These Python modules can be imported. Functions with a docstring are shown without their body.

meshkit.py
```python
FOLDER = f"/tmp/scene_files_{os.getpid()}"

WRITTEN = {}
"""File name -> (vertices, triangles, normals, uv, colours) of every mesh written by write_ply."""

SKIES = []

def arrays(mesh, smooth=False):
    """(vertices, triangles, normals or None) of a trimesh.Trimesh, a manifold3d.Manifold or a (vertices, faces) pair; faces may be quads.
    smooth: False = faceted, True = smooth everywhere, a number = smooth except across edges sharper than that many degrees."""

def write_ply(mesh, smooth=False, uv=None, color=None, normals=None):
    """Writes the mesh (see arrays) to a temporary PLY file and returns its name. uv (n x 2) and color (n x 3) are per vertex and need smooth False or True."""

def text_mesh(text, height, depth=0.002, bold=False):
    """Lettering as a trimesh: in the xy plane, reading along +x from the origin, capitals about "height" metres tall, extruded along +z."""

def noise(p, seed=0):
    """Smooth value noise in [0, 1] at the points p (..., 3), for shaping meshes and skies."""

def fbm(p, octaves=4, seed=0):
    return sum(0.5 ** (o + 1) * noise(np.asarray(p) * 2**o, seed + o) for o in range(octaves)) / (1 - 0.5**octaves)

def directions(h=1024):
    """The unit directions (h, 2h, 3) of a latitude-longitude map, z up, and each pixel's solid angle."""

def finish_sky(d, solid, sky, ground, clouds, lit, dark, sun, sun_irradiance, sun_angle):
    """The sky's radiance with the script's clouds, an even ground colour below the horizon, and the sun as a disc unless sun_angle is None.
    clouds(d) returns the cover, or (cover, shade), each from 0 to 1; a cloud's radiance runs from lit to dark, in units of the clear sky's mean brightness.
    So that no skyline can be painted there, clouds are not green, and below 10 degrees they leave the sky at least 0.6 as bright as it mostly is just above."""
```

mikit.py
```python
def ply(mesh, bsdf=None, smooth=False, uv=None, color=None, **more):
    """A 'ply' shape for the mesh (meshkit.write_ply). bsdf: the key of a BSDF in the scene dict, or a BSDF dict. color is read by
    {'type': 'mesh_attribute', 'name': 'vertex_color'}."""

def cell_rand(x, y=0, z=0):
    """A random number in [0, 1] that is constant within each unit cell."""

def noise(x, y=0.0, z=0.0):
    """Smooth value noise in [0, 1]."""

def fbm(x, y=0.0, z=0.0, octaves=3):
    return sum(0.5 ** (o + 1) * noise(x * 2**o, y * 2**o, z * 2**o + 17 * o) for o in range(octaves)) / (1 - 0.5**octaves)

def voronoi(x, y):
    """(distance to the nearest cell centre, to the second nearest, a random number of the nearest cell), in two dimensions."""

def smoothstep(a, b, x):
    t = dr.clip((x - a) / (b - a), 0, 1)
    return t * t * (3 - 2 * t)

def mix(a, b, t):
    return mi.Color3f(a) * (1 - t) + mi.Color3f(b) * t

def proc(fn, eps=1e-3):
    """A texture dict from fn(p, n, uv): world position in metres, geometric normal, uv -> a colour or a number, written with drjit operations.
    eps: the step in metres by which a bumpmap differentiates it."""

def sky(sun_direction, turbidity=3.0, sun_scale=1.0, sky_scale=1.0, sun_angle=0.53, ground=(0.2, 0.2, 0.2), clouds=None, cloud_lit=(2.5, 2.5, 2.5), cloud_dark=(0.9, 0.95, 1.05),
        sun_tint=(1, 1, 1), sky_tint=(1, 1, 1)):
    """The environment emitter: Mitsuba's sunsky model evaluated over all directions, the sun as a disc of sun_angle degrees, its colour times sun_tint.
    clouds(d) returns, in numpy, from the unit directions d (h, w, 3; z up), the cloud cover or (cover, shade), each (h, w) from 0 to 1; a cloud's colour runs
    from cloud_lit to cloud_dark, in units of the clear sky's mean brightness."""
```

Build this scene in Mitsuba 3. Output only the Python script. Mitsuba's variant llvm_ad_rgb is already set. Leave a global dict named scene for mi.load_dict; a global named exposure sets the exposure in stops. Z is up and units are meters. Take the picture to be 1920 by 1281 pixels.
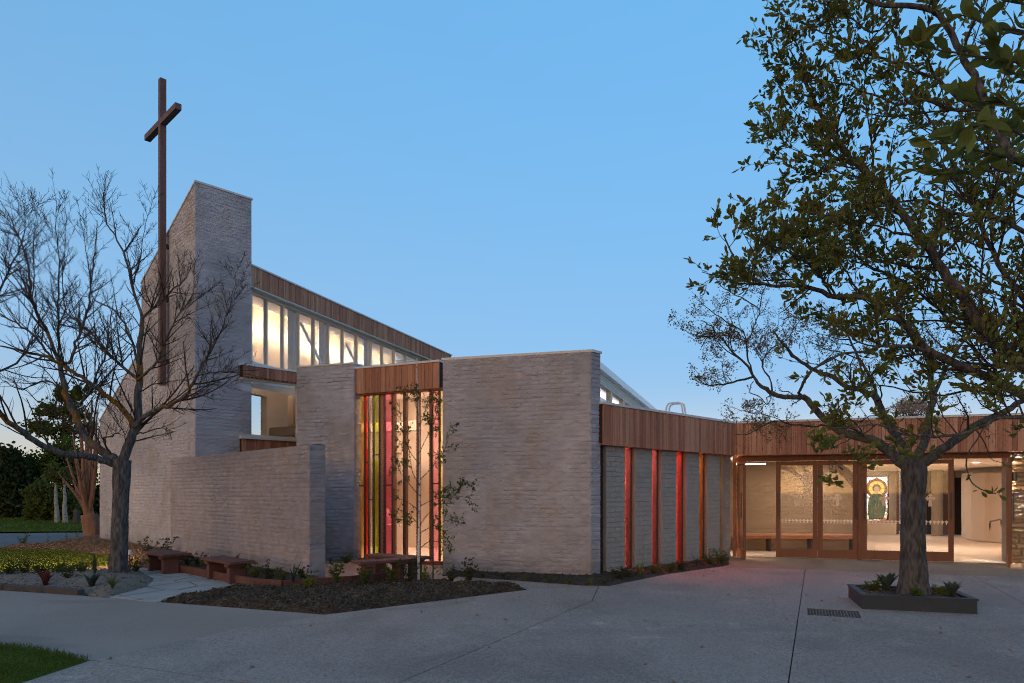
import math, random, numpy as np, trimesh, drjit as dr, mitsuba as mi, mikit, meshkit
from shapely.geometry import Polygon, LineString, Point, box as sbox
from shapely.ops import unary_union
from shapely import affinity
from mikit import proc, noise, fbm, voronoi, cell_rand, smoothstep, mix

T = mi.ScalarTransform4f
scene, labels = {}, {}
# ------------------------------------------------------------------ camera, sky, exposure
F, CX, HZ, EYE = 1280.0, 960.0, 925.0, 1.6        # 24 mm shift lens, level, eye height 1.6 m
scene['camera'] = {'type': 'perspective', 'fov': 2 * math.degrees(math.atan(960 / F)), 'fov_axis': 'x',
                   'principal_point_offset_y': -(HZ - 640.5) / 1281.0, 'near_clip': 0.05, 'far_clip': 1500.0,
                   'to_world': T().look_at(origin=[0, 0, EYE], target=[0, 10, EYE], up=[0, 0, 1])}
exposure = 1.3
_az, _el = math.radians(238), math.radians(6)       # the sun has just set, behind the camera to the left
SUN = np.array([math.cos(_el) * math.cos(_az), math.cos(_el) * math.sin(_az), math.sin(_el)])


def dusk_veil(d):
    """even twilight veil: paler towards the horizon, thin at the horizon, overhead and round the afterglow, where the clear sky shows"""
    e = np.degrees(np.arcsin(np.clip(d[..., 2], -1, 1))); t = np.clip(e / 36, 0, 1)
    a = np.degrees(np.arccos(np.clip(d @ SUN, -1, 1)))
    cover = (1 - 0.9 * np.exp(-(a / 95) ** 2)) * (1 - 0.7 * np.clip((e - 36) / 50, 0, 1)) * (1 - 0.75 * np.exp(-(e / 5.5) ** 2))
    return cover, 1 - (1 - t) ** 1.6


scene['sky'] = mikit.sky(SUN.tolist(), turbidity=3, sun_scale=0.0, sky_scale=4.6, clouds=dusk_veil, cloud_lit=(0.89, 1.56, 2.36), cloud_dark=(0.44, 1.36, 2.52),
                         ground=(0.18, 0.17, 0.16), sky_tint=(1, 0.82, 0.80))
LAMP = 1.0                                          # common dimmer of every lamp of the place

# ------------------------------------------------------------------ helpers
rng = np.random.default_rng(7)


def P2(u, Y): return np.array([(u - CX) / F * Y, Y])
def zat(v, Y): return EYE + (HZ - v) * Y / F
def GP(u, v, z=0.0):
    Y = (EYE - z) * F / (v - HZ)
    return np.array([(u - CX) / F * Y, Y])
def PX(u, v, Y): return np.array([(u - CX) / F * Y, Y, zat(v, Y)])


TAKEN = set()


def key_for(base):
    k, i = base, 0
    while k in TAKEN:
        i += 1; k = f'{base}_{i:03d}'
    TAKEN.add(k); return k


def thing(name, label=None, category=None, group=None, kind=None):
    k = key_for(name); tag(k, label, category, group, kind); return k


def tag(k, label=None, category=None, group=None, kind=None):
    d = labels.setdefault(k, {})
    for a, b in (('label', label), ('category', category), ('group', group), ('kind', kind)):
        if b: d[a] = b
    return k


def put(name, mesh, bsdf, parent=None, smooth=False, kind=None, label=None, **more):
    """one entry of the scene: parent + '__' + name"""
    k = key_for(parent + '__' + name if parent else name)
    scene[k] = mikit.ply(mesh, bsdf, smooth, **more)
    if kind or label: tag(k, label=label, kind=kind)
    return k


def cat(ms):
    ms = [m for m in ms if len(m[0])]
    o, V, Fc = 0, [], []
    for v, f in ms:
        V.append(np.asarray(v, float)); Fc.append(np.asarray(f, int) + o); o += len(v)
    return np.vstack(V), np.vstack(Fc)


BF = np.array([[0, 1, 2], [1, 3, 2], [4, 6, 5], [5, 6, 7], [0, 4, 1], [1, 4, 5], [2, 3, 6], [3, 7, 6], [0, 2, 4], [2, 6, 4], [1, 5, 3], [3, 5, 7]])


def box8(c):
    """c: 8 corners in the order of binary xyz; faces wound outward for right-handed axes"""
    return np.asarray(c, float), BF


def abox(x0, x1, y0, y1, z0, z1):
    return box8([[x, y, z] for x in (x0, x1) for y in (y0, y1) for z in (z0, z1)])


def cbox(x0, x1, y0, y1, z0, z1, c=0.01):
    """chamfered box"""
    pts = []
    for x, sx in ((x0, 1), (x1, -1)):
        for y, sy in ((y0, 1), (y1, -1)):
            for z, sz in ((z0, 1), (z1, -1)):
                pts += [[x + sx * c, y + sy * c, z], [x + sx * c, y, z + sz * c], [x, y + sy * c, z + sz * c]]
    h = trimesh.convex.convex_hull(np.array(pts)); return np.array(h.vertices), np.array(h.faces)


def xf(m, ang=0.0, loc=(0, 0, 0), s=1.0):
    c, n = math.cos(ang), math.sin(ang)
    R = np.array([[c, -n, 0], [n, c, 0], [0, 0, 1]])
    return np.asarray(m[0]) * s @ R.T + np.asarray(loc), m[1]


class W:
    """a vertical plane seen from outside: s runs left to right, z up, d out towards the viewer"""
    def __init__(self, p0, p1):
        self.p0, self.p1 = np.asarray(p0, float), np.asarray(p1, float)
        d = self.p1 - self.p0; self.len = float(np.hypot(*d)); self.a = d / self.len
        self.n = np.array([self.a[1], -self.a[0]])
    def at(self, s, z, d=0.0):
        s, z, d = np.broadcast_arrays(np.asarray(s, float), np.asarray(z, float), np.asarray(d, float))
        xy = self.p0 + s[..., None] * self.a + d[..., None] * self.n
        return np.concatenate([xy, z[..., None]], -1)
    def s_u(self, u, d=0.0):
        k = (u - CX) / F; p = self.p0 + d * self.n
        return float((k * p[1] - p[0]) / (self.a[0] - k * self.a[1]))
    def Y_u(self, u, d=0.0): return float((self.p0 + d * self.n + self.a * self.s_u(u, d))[1])
    def z_uv(self, u, v, d=0.0): return zat(v, self.Y_u(u, d))
    def box(self, s0, s1, z0, z1, d0, d1):
        # (s, z, d) is right-handed as (a, up, n)
        c = [[s, z, d] for s in (s0, s1) for z in (z0, z1) for d in (d0, d1)]
        c = np.array(c); return self.at(c[:, 0], c[:, 1], c[:, 2]), BF
    def prism(self, poly, d0, d1):
        m = trimesh.creation.extrude_polygon(Polygon(poly) if not hasattr(poly, 'exterior') else poly, d1 - d0, engine='earcut')
        v = np.array(m.vertices); return self.at(v[:, 0], v[:, 1], v[:, 2] + d0), np.array(m.faces)
    def off(self, d, e0=0.0, e1=0.0):
        return W(self.p0 + d * self.n - e0 * self.a, self.p1 + d * self.n + e1 * self.a)
    def ret(self, s, depth):
        """the plane of the right-hand return (end face) at s, going back by depth"""
        p = self.p0 + s * self.a; return W(p, p - depth * self.n)


def flat(poly, z, top=True):
    """horizontal sheet from a shapely polygon"""
    out = []
    for g in getattr(poly, 'geoms', [poly]):
        if g.is_empty or g.area < 1e-4 or g.geom_type != 'Polygon': continue
        v, f = trimesh.creation.triangulate_polygon(g, engine='earcut')
        v = np.column_stack([v, np.full(len(v), z)]); f = np.asarray(f)
        nz = np.cross(v[f[:, 1]] - v[f[:, 0]], v[f[:, 2]] - v[f[:, 0]])[:, 2]
        f = np.where((nz < 0)[:, None] == top, f[:, ::-1], f); out.append((v, f))
    return cat(out)


def slabm(poly, z0, z1):
    out = []
    for g in getattr(poly, 'geoms', [poly]):
        if g.is_empty or g.geom_type != 'Polygon': continue
        m = trimesh.creation.extrude_polygon(g, z1 - z0, engine='earcut'); v = np.array(m.vertices); v[:, 2] += z0
        out.append((v, np.array(m.faces)))
    return cat(out)


def tube(p, r, sides=6, cap=False):
    p = np.asarray(p, float); n = len(p)
    t = np.gradient(p, axis=0); t /= np.linalg.norm(t, axis=1, keepdims=True) + 1e-12
    ref = np.array([0, 0, 1.0]) if abs(t[:, 2]).mean() < 0.85 else np.array([1.0, 0.3, 0])
    a = np.cross(t, ref); a /= np.linalg.norm(a, axis=1, keepdims=True) + 1e-12
    b = np.cross(t, a); g = np.arange(sides) * 2 * np.pi / sides
    r = np.broadcast_to(np.asarray(r, float), (n,))
    v = p[:, None] + r[:, None, None] * (np.cos(g)[None, :, None] * a[:, None] + np.sin(g)[None, :, None] * b[:, None])
    i, j = np.meshgrid(np.arange(n - 1), np.arange(sides), indexing='ij')
    A, B, C, D = i * sides + j, i * sides + (j + 1) % sides, (i + 1) * sides + (j + 1) % sides, (i + 1) * sides + j
    q = np.stack([A, B, C, D], -1).reshape(-1, 4)
    f = np.vstack([q[:, [0, 1, 2]], q[:, [0, 2, 3]]])
    v = v.reshape(-1, 3)
    if cap:
        v = np.vstack([v, p[:1], p[-1:]]); j = np.arange(sides); k = (n - 1) * sides
        f = np.vstack([f, np.stack([(j + 1) % sides, j, j * 0 + n * sides], 1), np.stack([k + j, k + (j + 1) % sides, j * 0 + n * sides + 1], 1)])
    return v, f


def smooth_path(pts, n):
    """Catmull-Rom-like resampling of a polyline (k, m) at n points"""
    pts = np.asarray(pts, float); k = len(pts)
    if k == 2: return pts[0] + np.linspace(0, 1, n)[:, None] * (pts[1] - pts[0])
    d = np.r_[0, np.cumsum(np.linalg.norm(np.diff(pts[:, :3], axis=0), axis=1))]
    from scipy.interpolate import PchipInterpolator
    return PchipInterpolator(d, pts, axis=0)(np.linspace(0, d[-1], n))


# ------------------------------------------------------------------ materials
def mat(name, color, rough=0.85, spec=0.25, **kw):
    c = proc(color) if callable(color) else {'type': 'rgb', 'value': list(color)}
    scene[name] = {'type': 'twosided', 'bsdf': {'type': 'principled', 'base_color': c, 'roughness': rough, 'specular': spec, **kw}}


def bumped(name, color, height, rough=0.85, spec=0.25, scale=1.0, eps=2e-3, **kw):
    c = proc(color) if callable(color) else {'type': 'rgb', 'value': list(color)}
    scene[name] = {'type': 'twosided', 'bsdf': {'type': 'bumpmap', 'tex': proc(height, eps), 'scale': scale,
                   'bsdf': {'type': 'principled', 'base_color': c, 'roughness': rough, 'specular': spec, **kw}}}


def c_paint(p, n, uv):
    t = fbm(p.x * 0.9 + p.y * 0.9, p.z * 0.7, p.y * 0.4, 3)
    s = fbm((p.x - p.y) * 5, p.z * 9, p.y * 3, 3)
    w = fbm(p.x * 2.6 + 7, p.y * 2.6, p.z * 0.8, 3)                                # rain streaks and blotches
    c = mix((0.312, 0.306, 0.345), (0.416, 0.402, 0.448), smoothstep(0.25, 0.75, t))
    c = mix(c, (0.33, 0.285, 0.27), smoothstep(0.52, 0.72, w) * 0.55)
    foot_tone = (1 - smoothstep(0.0, 0.55, p.z + 0.35 * (noise(p.x * 3, p.y * 3, 2.0) - 0.5))) * 0.25   # darker towards the foot, with an uneven upper edge
    return c * (0.80 + 0.40 * s) * (1 - foot_tone)
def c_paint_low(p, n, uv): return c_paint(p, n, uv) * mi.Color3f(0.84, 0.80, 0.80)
def h_paint(p, n, uv): return 0.040 * fbm(p.x * 12, p.y * 12, p.z * 14, 3) + 0.016 * noise(p.x * 4, p.y * 4, p.z * 5) + 0.004 * noise(p.x * 60, p.y * 60, p.z * 70)
bumped('painted_brick', c_paint, h_paint, 0.92, 0.15)
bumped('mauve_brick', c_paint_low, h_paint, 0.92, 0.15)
def c_joint(p, n, uv): return mix((0.21, 0.19, 0.19), (0.28, 0.255, 0.25), fbm(p.x * 4, p.y * 4, p.z * 4, 2))
mat('joint', c_joint, 0.95, 0.1)
def c_block(p, n, uv):
    return mix((0.25, 0.245, 0.235), (0.36, 0.35, 0.335), fbm(p.x * 2.3, p.y * 2.3, p.z * 3.1, 2) * 0.6 + 0.4 * noise(p.x * 45, p.y * 45, p.z * 45))
def h_block(p, n, uv): return 0.004 * fbm(p.x * 40, p.y * 40, p.z * 40, 2)
bumped('concrete_block', c_block, h_block, 0.92, 0.15)
def c_tanblock(p, n, uv):
    return mix((0.33, 0.26, 0.19), (0.45, 0.36, 0.27), fbm(p.x * 1.6, p.y * 1.6, p.z * 5, 3) * 0.7 + 0.3 * noise(p.x * 40, p.y * 40, p.z * 40))
mat('tan_block', c_tanblock, 0.9, 0.15)


def timber(a, b):
    def f(p, n, uv):
        g = fbm(p.x * 38, p.y * 38, p.z * 1.3, 3)
        k = noise(p.x * 3, p.y * 3, p.z * 0.9)
        return mix(a, b, smoothstep(0.2, 0.8, g * 0.7 + k * 0.3))
    return f
TIMBERS = [((0.31, 0.138, 0.085), (0.42, 0.20, 0.128)), ((0.38, 0.175, 0.112), (0.49, 0.245, 0.16)), ((0.27, 0.115, 0.076), (0.35, 0.16, 0.106)), ((0.43, 0.225, 0.145), (0.53, 0.295, 0.195)), ((0.20, 0.088, 0.06), (0.28, 0.13, 0.09))]
for i, (a, b) in enumerate(TIMBERS): mat(f'timber_{i}', timber(a, b), 0.75, 0.2)
def c_rail(p, n, uv): return mix((0.155, 0.062, 0.036), (0.225, 0.092, 0.052), fbm(p.x * 20, p.y * 20, p.z * 2, 3))
mat('door_timber', c_rail, 0.5, 0.35)
def c_steel(p, n, uv): return mix((0.088, 0.040, 0.036), (0.15, 0.066, 0.055), fbm(p.x * 9, p.y * 9, p.z * 9, 3))
mat('bench_timber', c_steel, 0.7, 0.25)
def c_cross(p, n, uv): return mix((0.115, 0.065, 0.062), (0.17, 0.10, 0.09), fbm(p.x * 20, p.y * 20, p.z * 1.5, 3))
mat('cross_timber', c_cross, 0.65, 0.3)
mat('dark_backing', (0.035, 0.028, 0.026), 0.9)
mat('flashing', (0.55, 0.56, 0.58), 0.45, 0.5)
mat('cream_frame', (0.55, 0.50, 0.42), 0.5, 0.4)
mat('bronze_frame', (0.045, 0.035, 0.032), 0.4, 0.5)
mat('handle_metal', (0.10, 0.095, 0.095), 0.35, 0.5, metallic=0.8)
mat('white_wall', (0.66, 0.56, 0.48), 0.85, 0.2)
mat('ceiling_paint', (0.74, 0.68, 0.60), 0.9, 0.1)
mat('inner_cream', (0.66, 0.56, 0.44), 0.85, 0.2)
mat('inner_floor', (0.72, 0.60, 0.49), 0.5, 0.3)
mat('grate_metal', (0.075, 0.08, 0.085), 0.5, 0.5)
mat('white_steel', (0.78, 0.78, 0.78), 0.4, 0.5)
mat('roof_sheet', (0.34, 0.35, 0.37), 0.5, 0.5)
mat('black_plastic', (0.03, 0.03, 0.032), 0.35, 0.5)
scene['clear_glass'] = {'type': 'thindielectric', 'int_ior': 1.5}
GLASS = {'amber_glass': (0.58, 0.44, 0.18), 'red_glass': (0.85, 0.07, 0.05), 'green_glass': (0.42, 0.52, 0.07), 'magenta_glass': (0.82, 0.22, 0.42), 'peach_glass': (0.94, 0.90, 0.96),
         'pink_glass': (0.92, 0.42, 0.60), 'lemon_glass': (0.95, 0.88, 0.50), 'coral_glass': (0.95, 0.19, 0.19), 'orange_glass': (0.90, 0.26, 0.05), 'gold_glass': (0.55, 0.36, 0.05), 'dark_red_glass': (0.10, 0.012, 0.01)}  # the darkest red is an unlit pane, its darkness put into the colour
for k, c in GLASS.items():
    scene[k] = {'type': 'thindielectric', 'int_ior': 1.5, 'specular_transmittance': {'type': 'rgb', 'value': list(c)}}
scene['film'] = {'type': 'principledthin', 'base_color': {'type': 'rgb', 'value': [0.8, 0.72, 0.64]}, 'roughness': 0.8, 'diff_trans': 1.6, 'spec_trans': 0.0, 'eta': 1.3}


def c_conc(p, n, uv):
    sp = noise(p.x * 95, p.y * 95, 3.0); t = fbm(p.x * 0.5, p.y * 0.5, 1.0, 4); w = fbm(p.x * 2.2 + 9, p.y * 0.8, 2.0, 3)
    c = mix((0.21, 0.17, 0.15), (0.32, 0.262, 0.232), t * 0.55 + 0.45 * w)
    d = fbm(p.x * 1.1 + 30, p.y * 1.1, 6.0, 4); e = noise(p.x * 3.7, p.y * 3.7, 11.0)
    c = c * (1 - 0.15 * smoothstep(0.50, 0.72, d)) * (1 + 0.30 * smoothstep(0.80, 0.97, e) * smoothstep(0.45, 0.6, t))    # old damp stains, pale scuffs
    ring = smoothstep(0.035, 0.0, dr.abs(fbm(p.x * 0.33 + 3, p.y * 0.33, 9.0, 2) - 0.5)) * 0.10                           # faint tyre sweeps
    return c * (1 - ring) * (0.50 + 0.62 * sp + 0.34 * noise(p.x * 42, p.y * 42, 5.0))
def h_conc(p, n, uv): return 0.0022 * noise(p.x * 85, p.y * 85, 1.0) + 0.004 * fbm(p.x * 4, p.y * 4, 2.0, 2)
bumped('aggregate_concrete', c_conc, h_conc, 0.75, 0.3)
def c_path(p, n, uv):
    t = fbm(p.x * 0.7, p.y * 0.7, 5.0, 4); sp = noise(p.x * 130, p.y * 130, 3.0)
    st = smoothstep(0.62, 0.75, fbm(p.x * 0.35 + 4, p.y * 1.4, 8.0, 3))
    return mix((0.205, 0.170, 0.148), (0.275, 0.228, 0.20), t) * (0.85 + 0.3 * sp) * (1 - 0.18 * st)
bumped('path_concrete', c_path, lambda p, n, uv: 0.003 * fbm(p.x * 9, p.y * 9, 1.0, 3), 0.85, 0.2)
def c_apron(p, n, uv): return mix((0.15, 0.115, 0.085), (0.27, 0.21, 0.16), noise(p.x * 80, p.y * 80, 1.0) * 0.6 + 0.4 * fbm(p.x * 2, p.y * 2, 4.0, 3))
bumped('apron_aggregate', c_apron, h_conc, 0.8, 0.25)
def c_flag(p, n, uv): return mix((0.20, 0.195, 0.19), (0.33, 0.32, 0.31), fbm(p.x * 1.8, p.y * 1.8, 3.0, 4))
bumped('flagstone_slate', c_flag, lambda p, n, uv: 0.006 * fbm(p.x * 7, p.y * 7, 1.0, 3), 0.75, 0.3)
def c_pave(p, n, uv): return mix((0.27, 0.17, 0.12), (0.40, 0.27, 0.20), fbm(p.x * 3, p.y * 3, 3.0, 3))
mat('warm_paving', c_pave, 0.85, 0.2)
def c_sand(p, n, uv): return mix((0.115, 0.095, 0.082), (0.215, 0.18, 0.155), noise(p.x * 60, p.y * 60, 1.0) * 0.5 + 0.5 * fbm(p.x * 2.5, p.y * 2.5, 3.0, 3))
bumped('sand_gravel', c_sand, lambda p, n, uv: 0.006 * noise(p.x * 45, p.y * 45, 1.0), 0.95, 0.1)
def c_soil(p, n, uv): return mix((0.028, 0.022, 0.018), (0.085, 0.068, 0.055), fbm(p.x * 7, p.y * 7, p.z * 7, 4))
bumped('mulch_soil', c_soil, lambda p, n, uv: 0.03 * fbm(p.x * 13, p.y * 13, 1.0, 3), 0.95, 0.1)
def c_lawn(p, n, uv): return mix((0.045, 0.065, 0.012), (0.105, 0.125, 0.025), fbm(p.x * 1.3, p.y * 1.3, 3.0, 4))
bumped('lawn_base', c_lawn, lambda p, n, uv: 0.03 * fbm(p.x * 30, p.y * 30, 1.0, 2), 0.95, 0.1)
mat('road_asphalt', lambda p, n, uv: mix((0.075, 0.08, 0.088), (0.115, 0.12, 0.128), fbm(p.x * 1.1, p.y * 1.1, 2.0, 4)), 0.8, 0.3)
mat('litter', lambda p, n, uv: mix((0.06, 0.04, 0.024), (0.20, 0.11, 0.05), fbm(p.x * 4, p.y * 4, 2.0, 4)), 0.95, 0.1)
mat('ground_earth', lambda p, n, uv: mix((0.05, 0.055, 0.025), (0.10, 0.095, 0.05), fbm(p.x * 0.6, p.y * 0.6, 2.0, 4)), 0.95, 0.1)
mat('kerb_stone', lambda p, n, uv: mix((0.045, 0.042, 0.045), (0.085, 0.08, 0.08), fbm(p.x * 6, p.y * 6, p.z * 6, 3)), 0.85, 0.2)
mat('planter_paint', lambda p, n, uv: mix((0.020, 0.030, 0.042), (0.030, 0.043, 0.058), fbm(p.x * 5, p.y * 5, p.z * 5, 3)), 0.6, 0.35)
mat('straw', (0.17, 0.135, 0.095), 0.95, 0.1)
mat('chip', (0.06, 0.045, 0.035), 0.95, 0.1)
mat('pebble', (0.17, 0.15, 0.135), 0.8, 0.2)


def bark(a, b, moss, lo, hi):
    def f(p, n, uv):
        g = fbm(p.x * 26, p.y * 26, p.z * 5, 3)
        c = mix(a, b, smoothstep(0.25, 0.75, 0.5 * g + 0.5 * noise(p.x * 52 + 3 * noise(p.x * 9, p.y * 9, p.z * 7), p.y * 52, p.z * 11)))
        m = smoothstep(0.5, 0.68, fbm(p.x * 3.1, p.y * 3.1, p.z * 2.3, 3)) * smoothstep(lo, lo + 0.6, p.z) * (1 - smoothstep(hi, hi + 1.2, p.z))
        return mix(c, moss, m * 0.85)
    return f
def h_bark(p, n, uv): return 0.055 * fbm(p.x * 22, p.y * 22, p.z * 4.5, 3) + 0.015 * noise(p.x * 60, p.y * 60, p.z * 16)
bumped('bark_left', bark((0.050, 0.048, 0.051), (0.135, 0.128, 0.132), (0.21, 0.105, 0.02), 2.2, 4.6), h_bark, 0.92, 0.12)
bumped('bark_right', bark((0.046, 0.044, 0.046), (0.118, 0.112, 0.114), (0.12, 0.12, 0.07), 1.8, 3.2), h_bark, 0.92, 0.12)
mat('twig_left', (0.050, 0.040, 0.036), 0.9, 0.1)
mat('bark_plain', (0.060, 0.052, 0.050), 0.9, 0.12)
mat('bark_red', lambda p, n, uv: mix((0.15, 0.062, 0.042), (0.30, 0.19, 0.15), fbm(p.x * 9, p.y * 9, p.z * 2, 3)), 0.9, 0.1)
mat('bark_white', lambda p, n, uv: mix((0.30, 0.29, 0.28), (0.06, 0.05, 0.048), smoothstep(0.60, 0.70, fbm(p.x * 12, p.y * 12, p.z * 22, 3))), 0.85, 0.15)


mat('bark_pale', lambda p, n, uv: mix((0.58, 0.57, 0.56), (0.12, 0.10, 0.09), smoothstep(0.58, 0.70, fbm(p.x * 30, p.y * 30, p.z * 16, 3))), 0.85, 0.15)


def leafmat(name, c, back=None, dt=0.7, rough=0.55, sp=0.3):
    def f(p, n, uv): return mix(c, [x * 1.55 for x in c], noise(p.x * 5, p.y * 5, p.z * 5))
    scene[name] = {'type': 'principledthin', 'base_color': proc(f), 'roughness': rough, 'diff_trans': dt, 'spec_trans': 0.0, 'eta': 1.4}
leafmat('leaf_olive', (0.150, 0.155, 0.042), dt=1.0)
leafmat('leaf_brown', (0.155, 0.110, 0.050), dt=1.0)
leafmat('leaf_deep', (0.085, 0.100, 0.028), dt=0.9)
leafmat('leaf_green', (0.055, 0.088, 0.018))
leafmat('leaf_blue', (0.055, 0.075, 0.055))
leafmat('leaf_lime', (0.12, 0.14, 0.03))
leafmat('leaf_dark', (0.040, 0.052, 0.022))
leafmat('leaf_dry', (0.22, 0.15, 0.11))
leafmat('grass_blade', (0.065, 0.095, 0.018))
leafmat('grass_lit', (0.115, 0.135, 0.028))  # lamplight on the middle lawn, put into a paler blade colour
leafmat('leaf_tan', (0.36, 0.27, 0.21), dt=1.0)
leafmat('leaf_red', (0.12, 0.04, 0.035))
mat('berry', (0.22, 0.15, 0.075), 0.7, 0.2)


def glow(mesh, rgb, power, bsdf='white_steel', weight=1.0, **kw):
    return mikit.ply(mesh, bsdf, False, emitter={'type': 'area', 'radiance': {'type': 'rgb', 'value': [c * power * LAMP for c in rgb]}, 'sampling_weight': weight}, **kw)
def lamp(name, mesh, rgb, power, parent=None, weight=1.0):
    k = key_for(parent + '__' + name if parent else name); scene[k] = glow(mesh, rgb, power, weight=weight); return k
def up_panel(w, s0, s1, z, d0, d1):
    v = np.vstack([w.at([s0, s1], [z, z], d1), w.at([s1, s0], [z, z], d0)]); return v, np.array([[0, 1, 2], [0, 2, 3]])
WARM = (1.0, 0.66, 0.38)
PEACH = (1.0, 0.72, 0.47)

# ------------------------------------------------------------------ masonry
def bricks(w, s0, s1, z0, ztop, L=0.235, H=0.086, depth=0.0, jit=0.005, cham=0.014, gh=0.0030, gs=0.0016, seed=0, dp=0.003, wave=0.006):
    """list of (mesh, distance) of soft pillow-faced bricks laid in running bond on the plane w; ztop(s) is the top of the wall"""
    r = np.random.default_rng(seed); out = []
    k, z = 0, z0
    zmax = max(ztop(s) for s in np.linspace(s0, s1, 30))
    while z < zmax - 0.01:
        s = s0 - (k % 2) * L / 2 - r.uniform(0, 0.02)
        row = r.uniform(-0.0016, 0.0016)
        while s < s1 - 0.02:
            a, b = max(s, s0), min(s + L, s1); s += L
            if b - a < 0.03: continue
            ta, tb = ztop(a), ztop(b)
            za, zb = min(z + H, ta), min(z + H, tb)
            if za - z < 0.02 or zb - z < 0.02: continue
            g1, g2 = gs + r.uniform(0, gs), gs + r.uniform(0, gs)
            h1, h2 = gh + r.uniform(-0.6, 0.7) * gh, gh * 0.5
            wv = wave * (meshkit.noise(np.array([a * 2.2, z * 2.6, seed * 7.3])) - 0.5)
            j = r.uniform(-jit, jit, 4) * 0.6 + r.uniform(-jit, jit) * 0.6 + row + wv
            d0, d1 = depth - dp, depth + 0.004
            c = cham * r.uniform(0.45, 1.5, 4)
            A, B = a + g1, b - g2
            zj = r.uniform(-0.0045, 0.0045, 4)
            S = [A, B, B, A, A + c[0], B - c[1], B - c[1], A + c[0]]
            Z = [z + h1, z + h1, zb - h2, za - h2, z + h1 + c[2] + zj[0], z + h1 + c[2] + zj[1], zb - h2 - c[3] + zj[2], za - h2 - c[3] + zj[3]]
            D = [d0] * 4 + list(d1 + j)
            v = w.at(S, Z, D)
            f = np.array([[4, 5, 6], [4, 6, 7], [0, 1, 5], [0, 5, 4], [1, 2, 6], [1, 6, 5], [2, 3, 7], [2, 7, 6], [3, 0, 4], [3, 4, 7]])
            out.append(((v, f), float(np.linalg.norm(v[4] - [0, 0, EYE]))))
        z += H; k += 1
    return out


def lay(parent, name, br, bsdf, n_single, smooth=False):
    """the n_single nearest pieces as entries of their own, the rest as one stuff part"""
    br = sorted(br, key=lambda b: b[1])
    for m, _ in br[:n_single]: put(name, m, bsdf, parent, smooth)
    if br[n_single:]: put('brickwork' if name == 'brick' else name + '_field', cat([b[0] for b in br[n_single:]]), bsdf, parent, smooth, kind='stuff')


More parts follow.
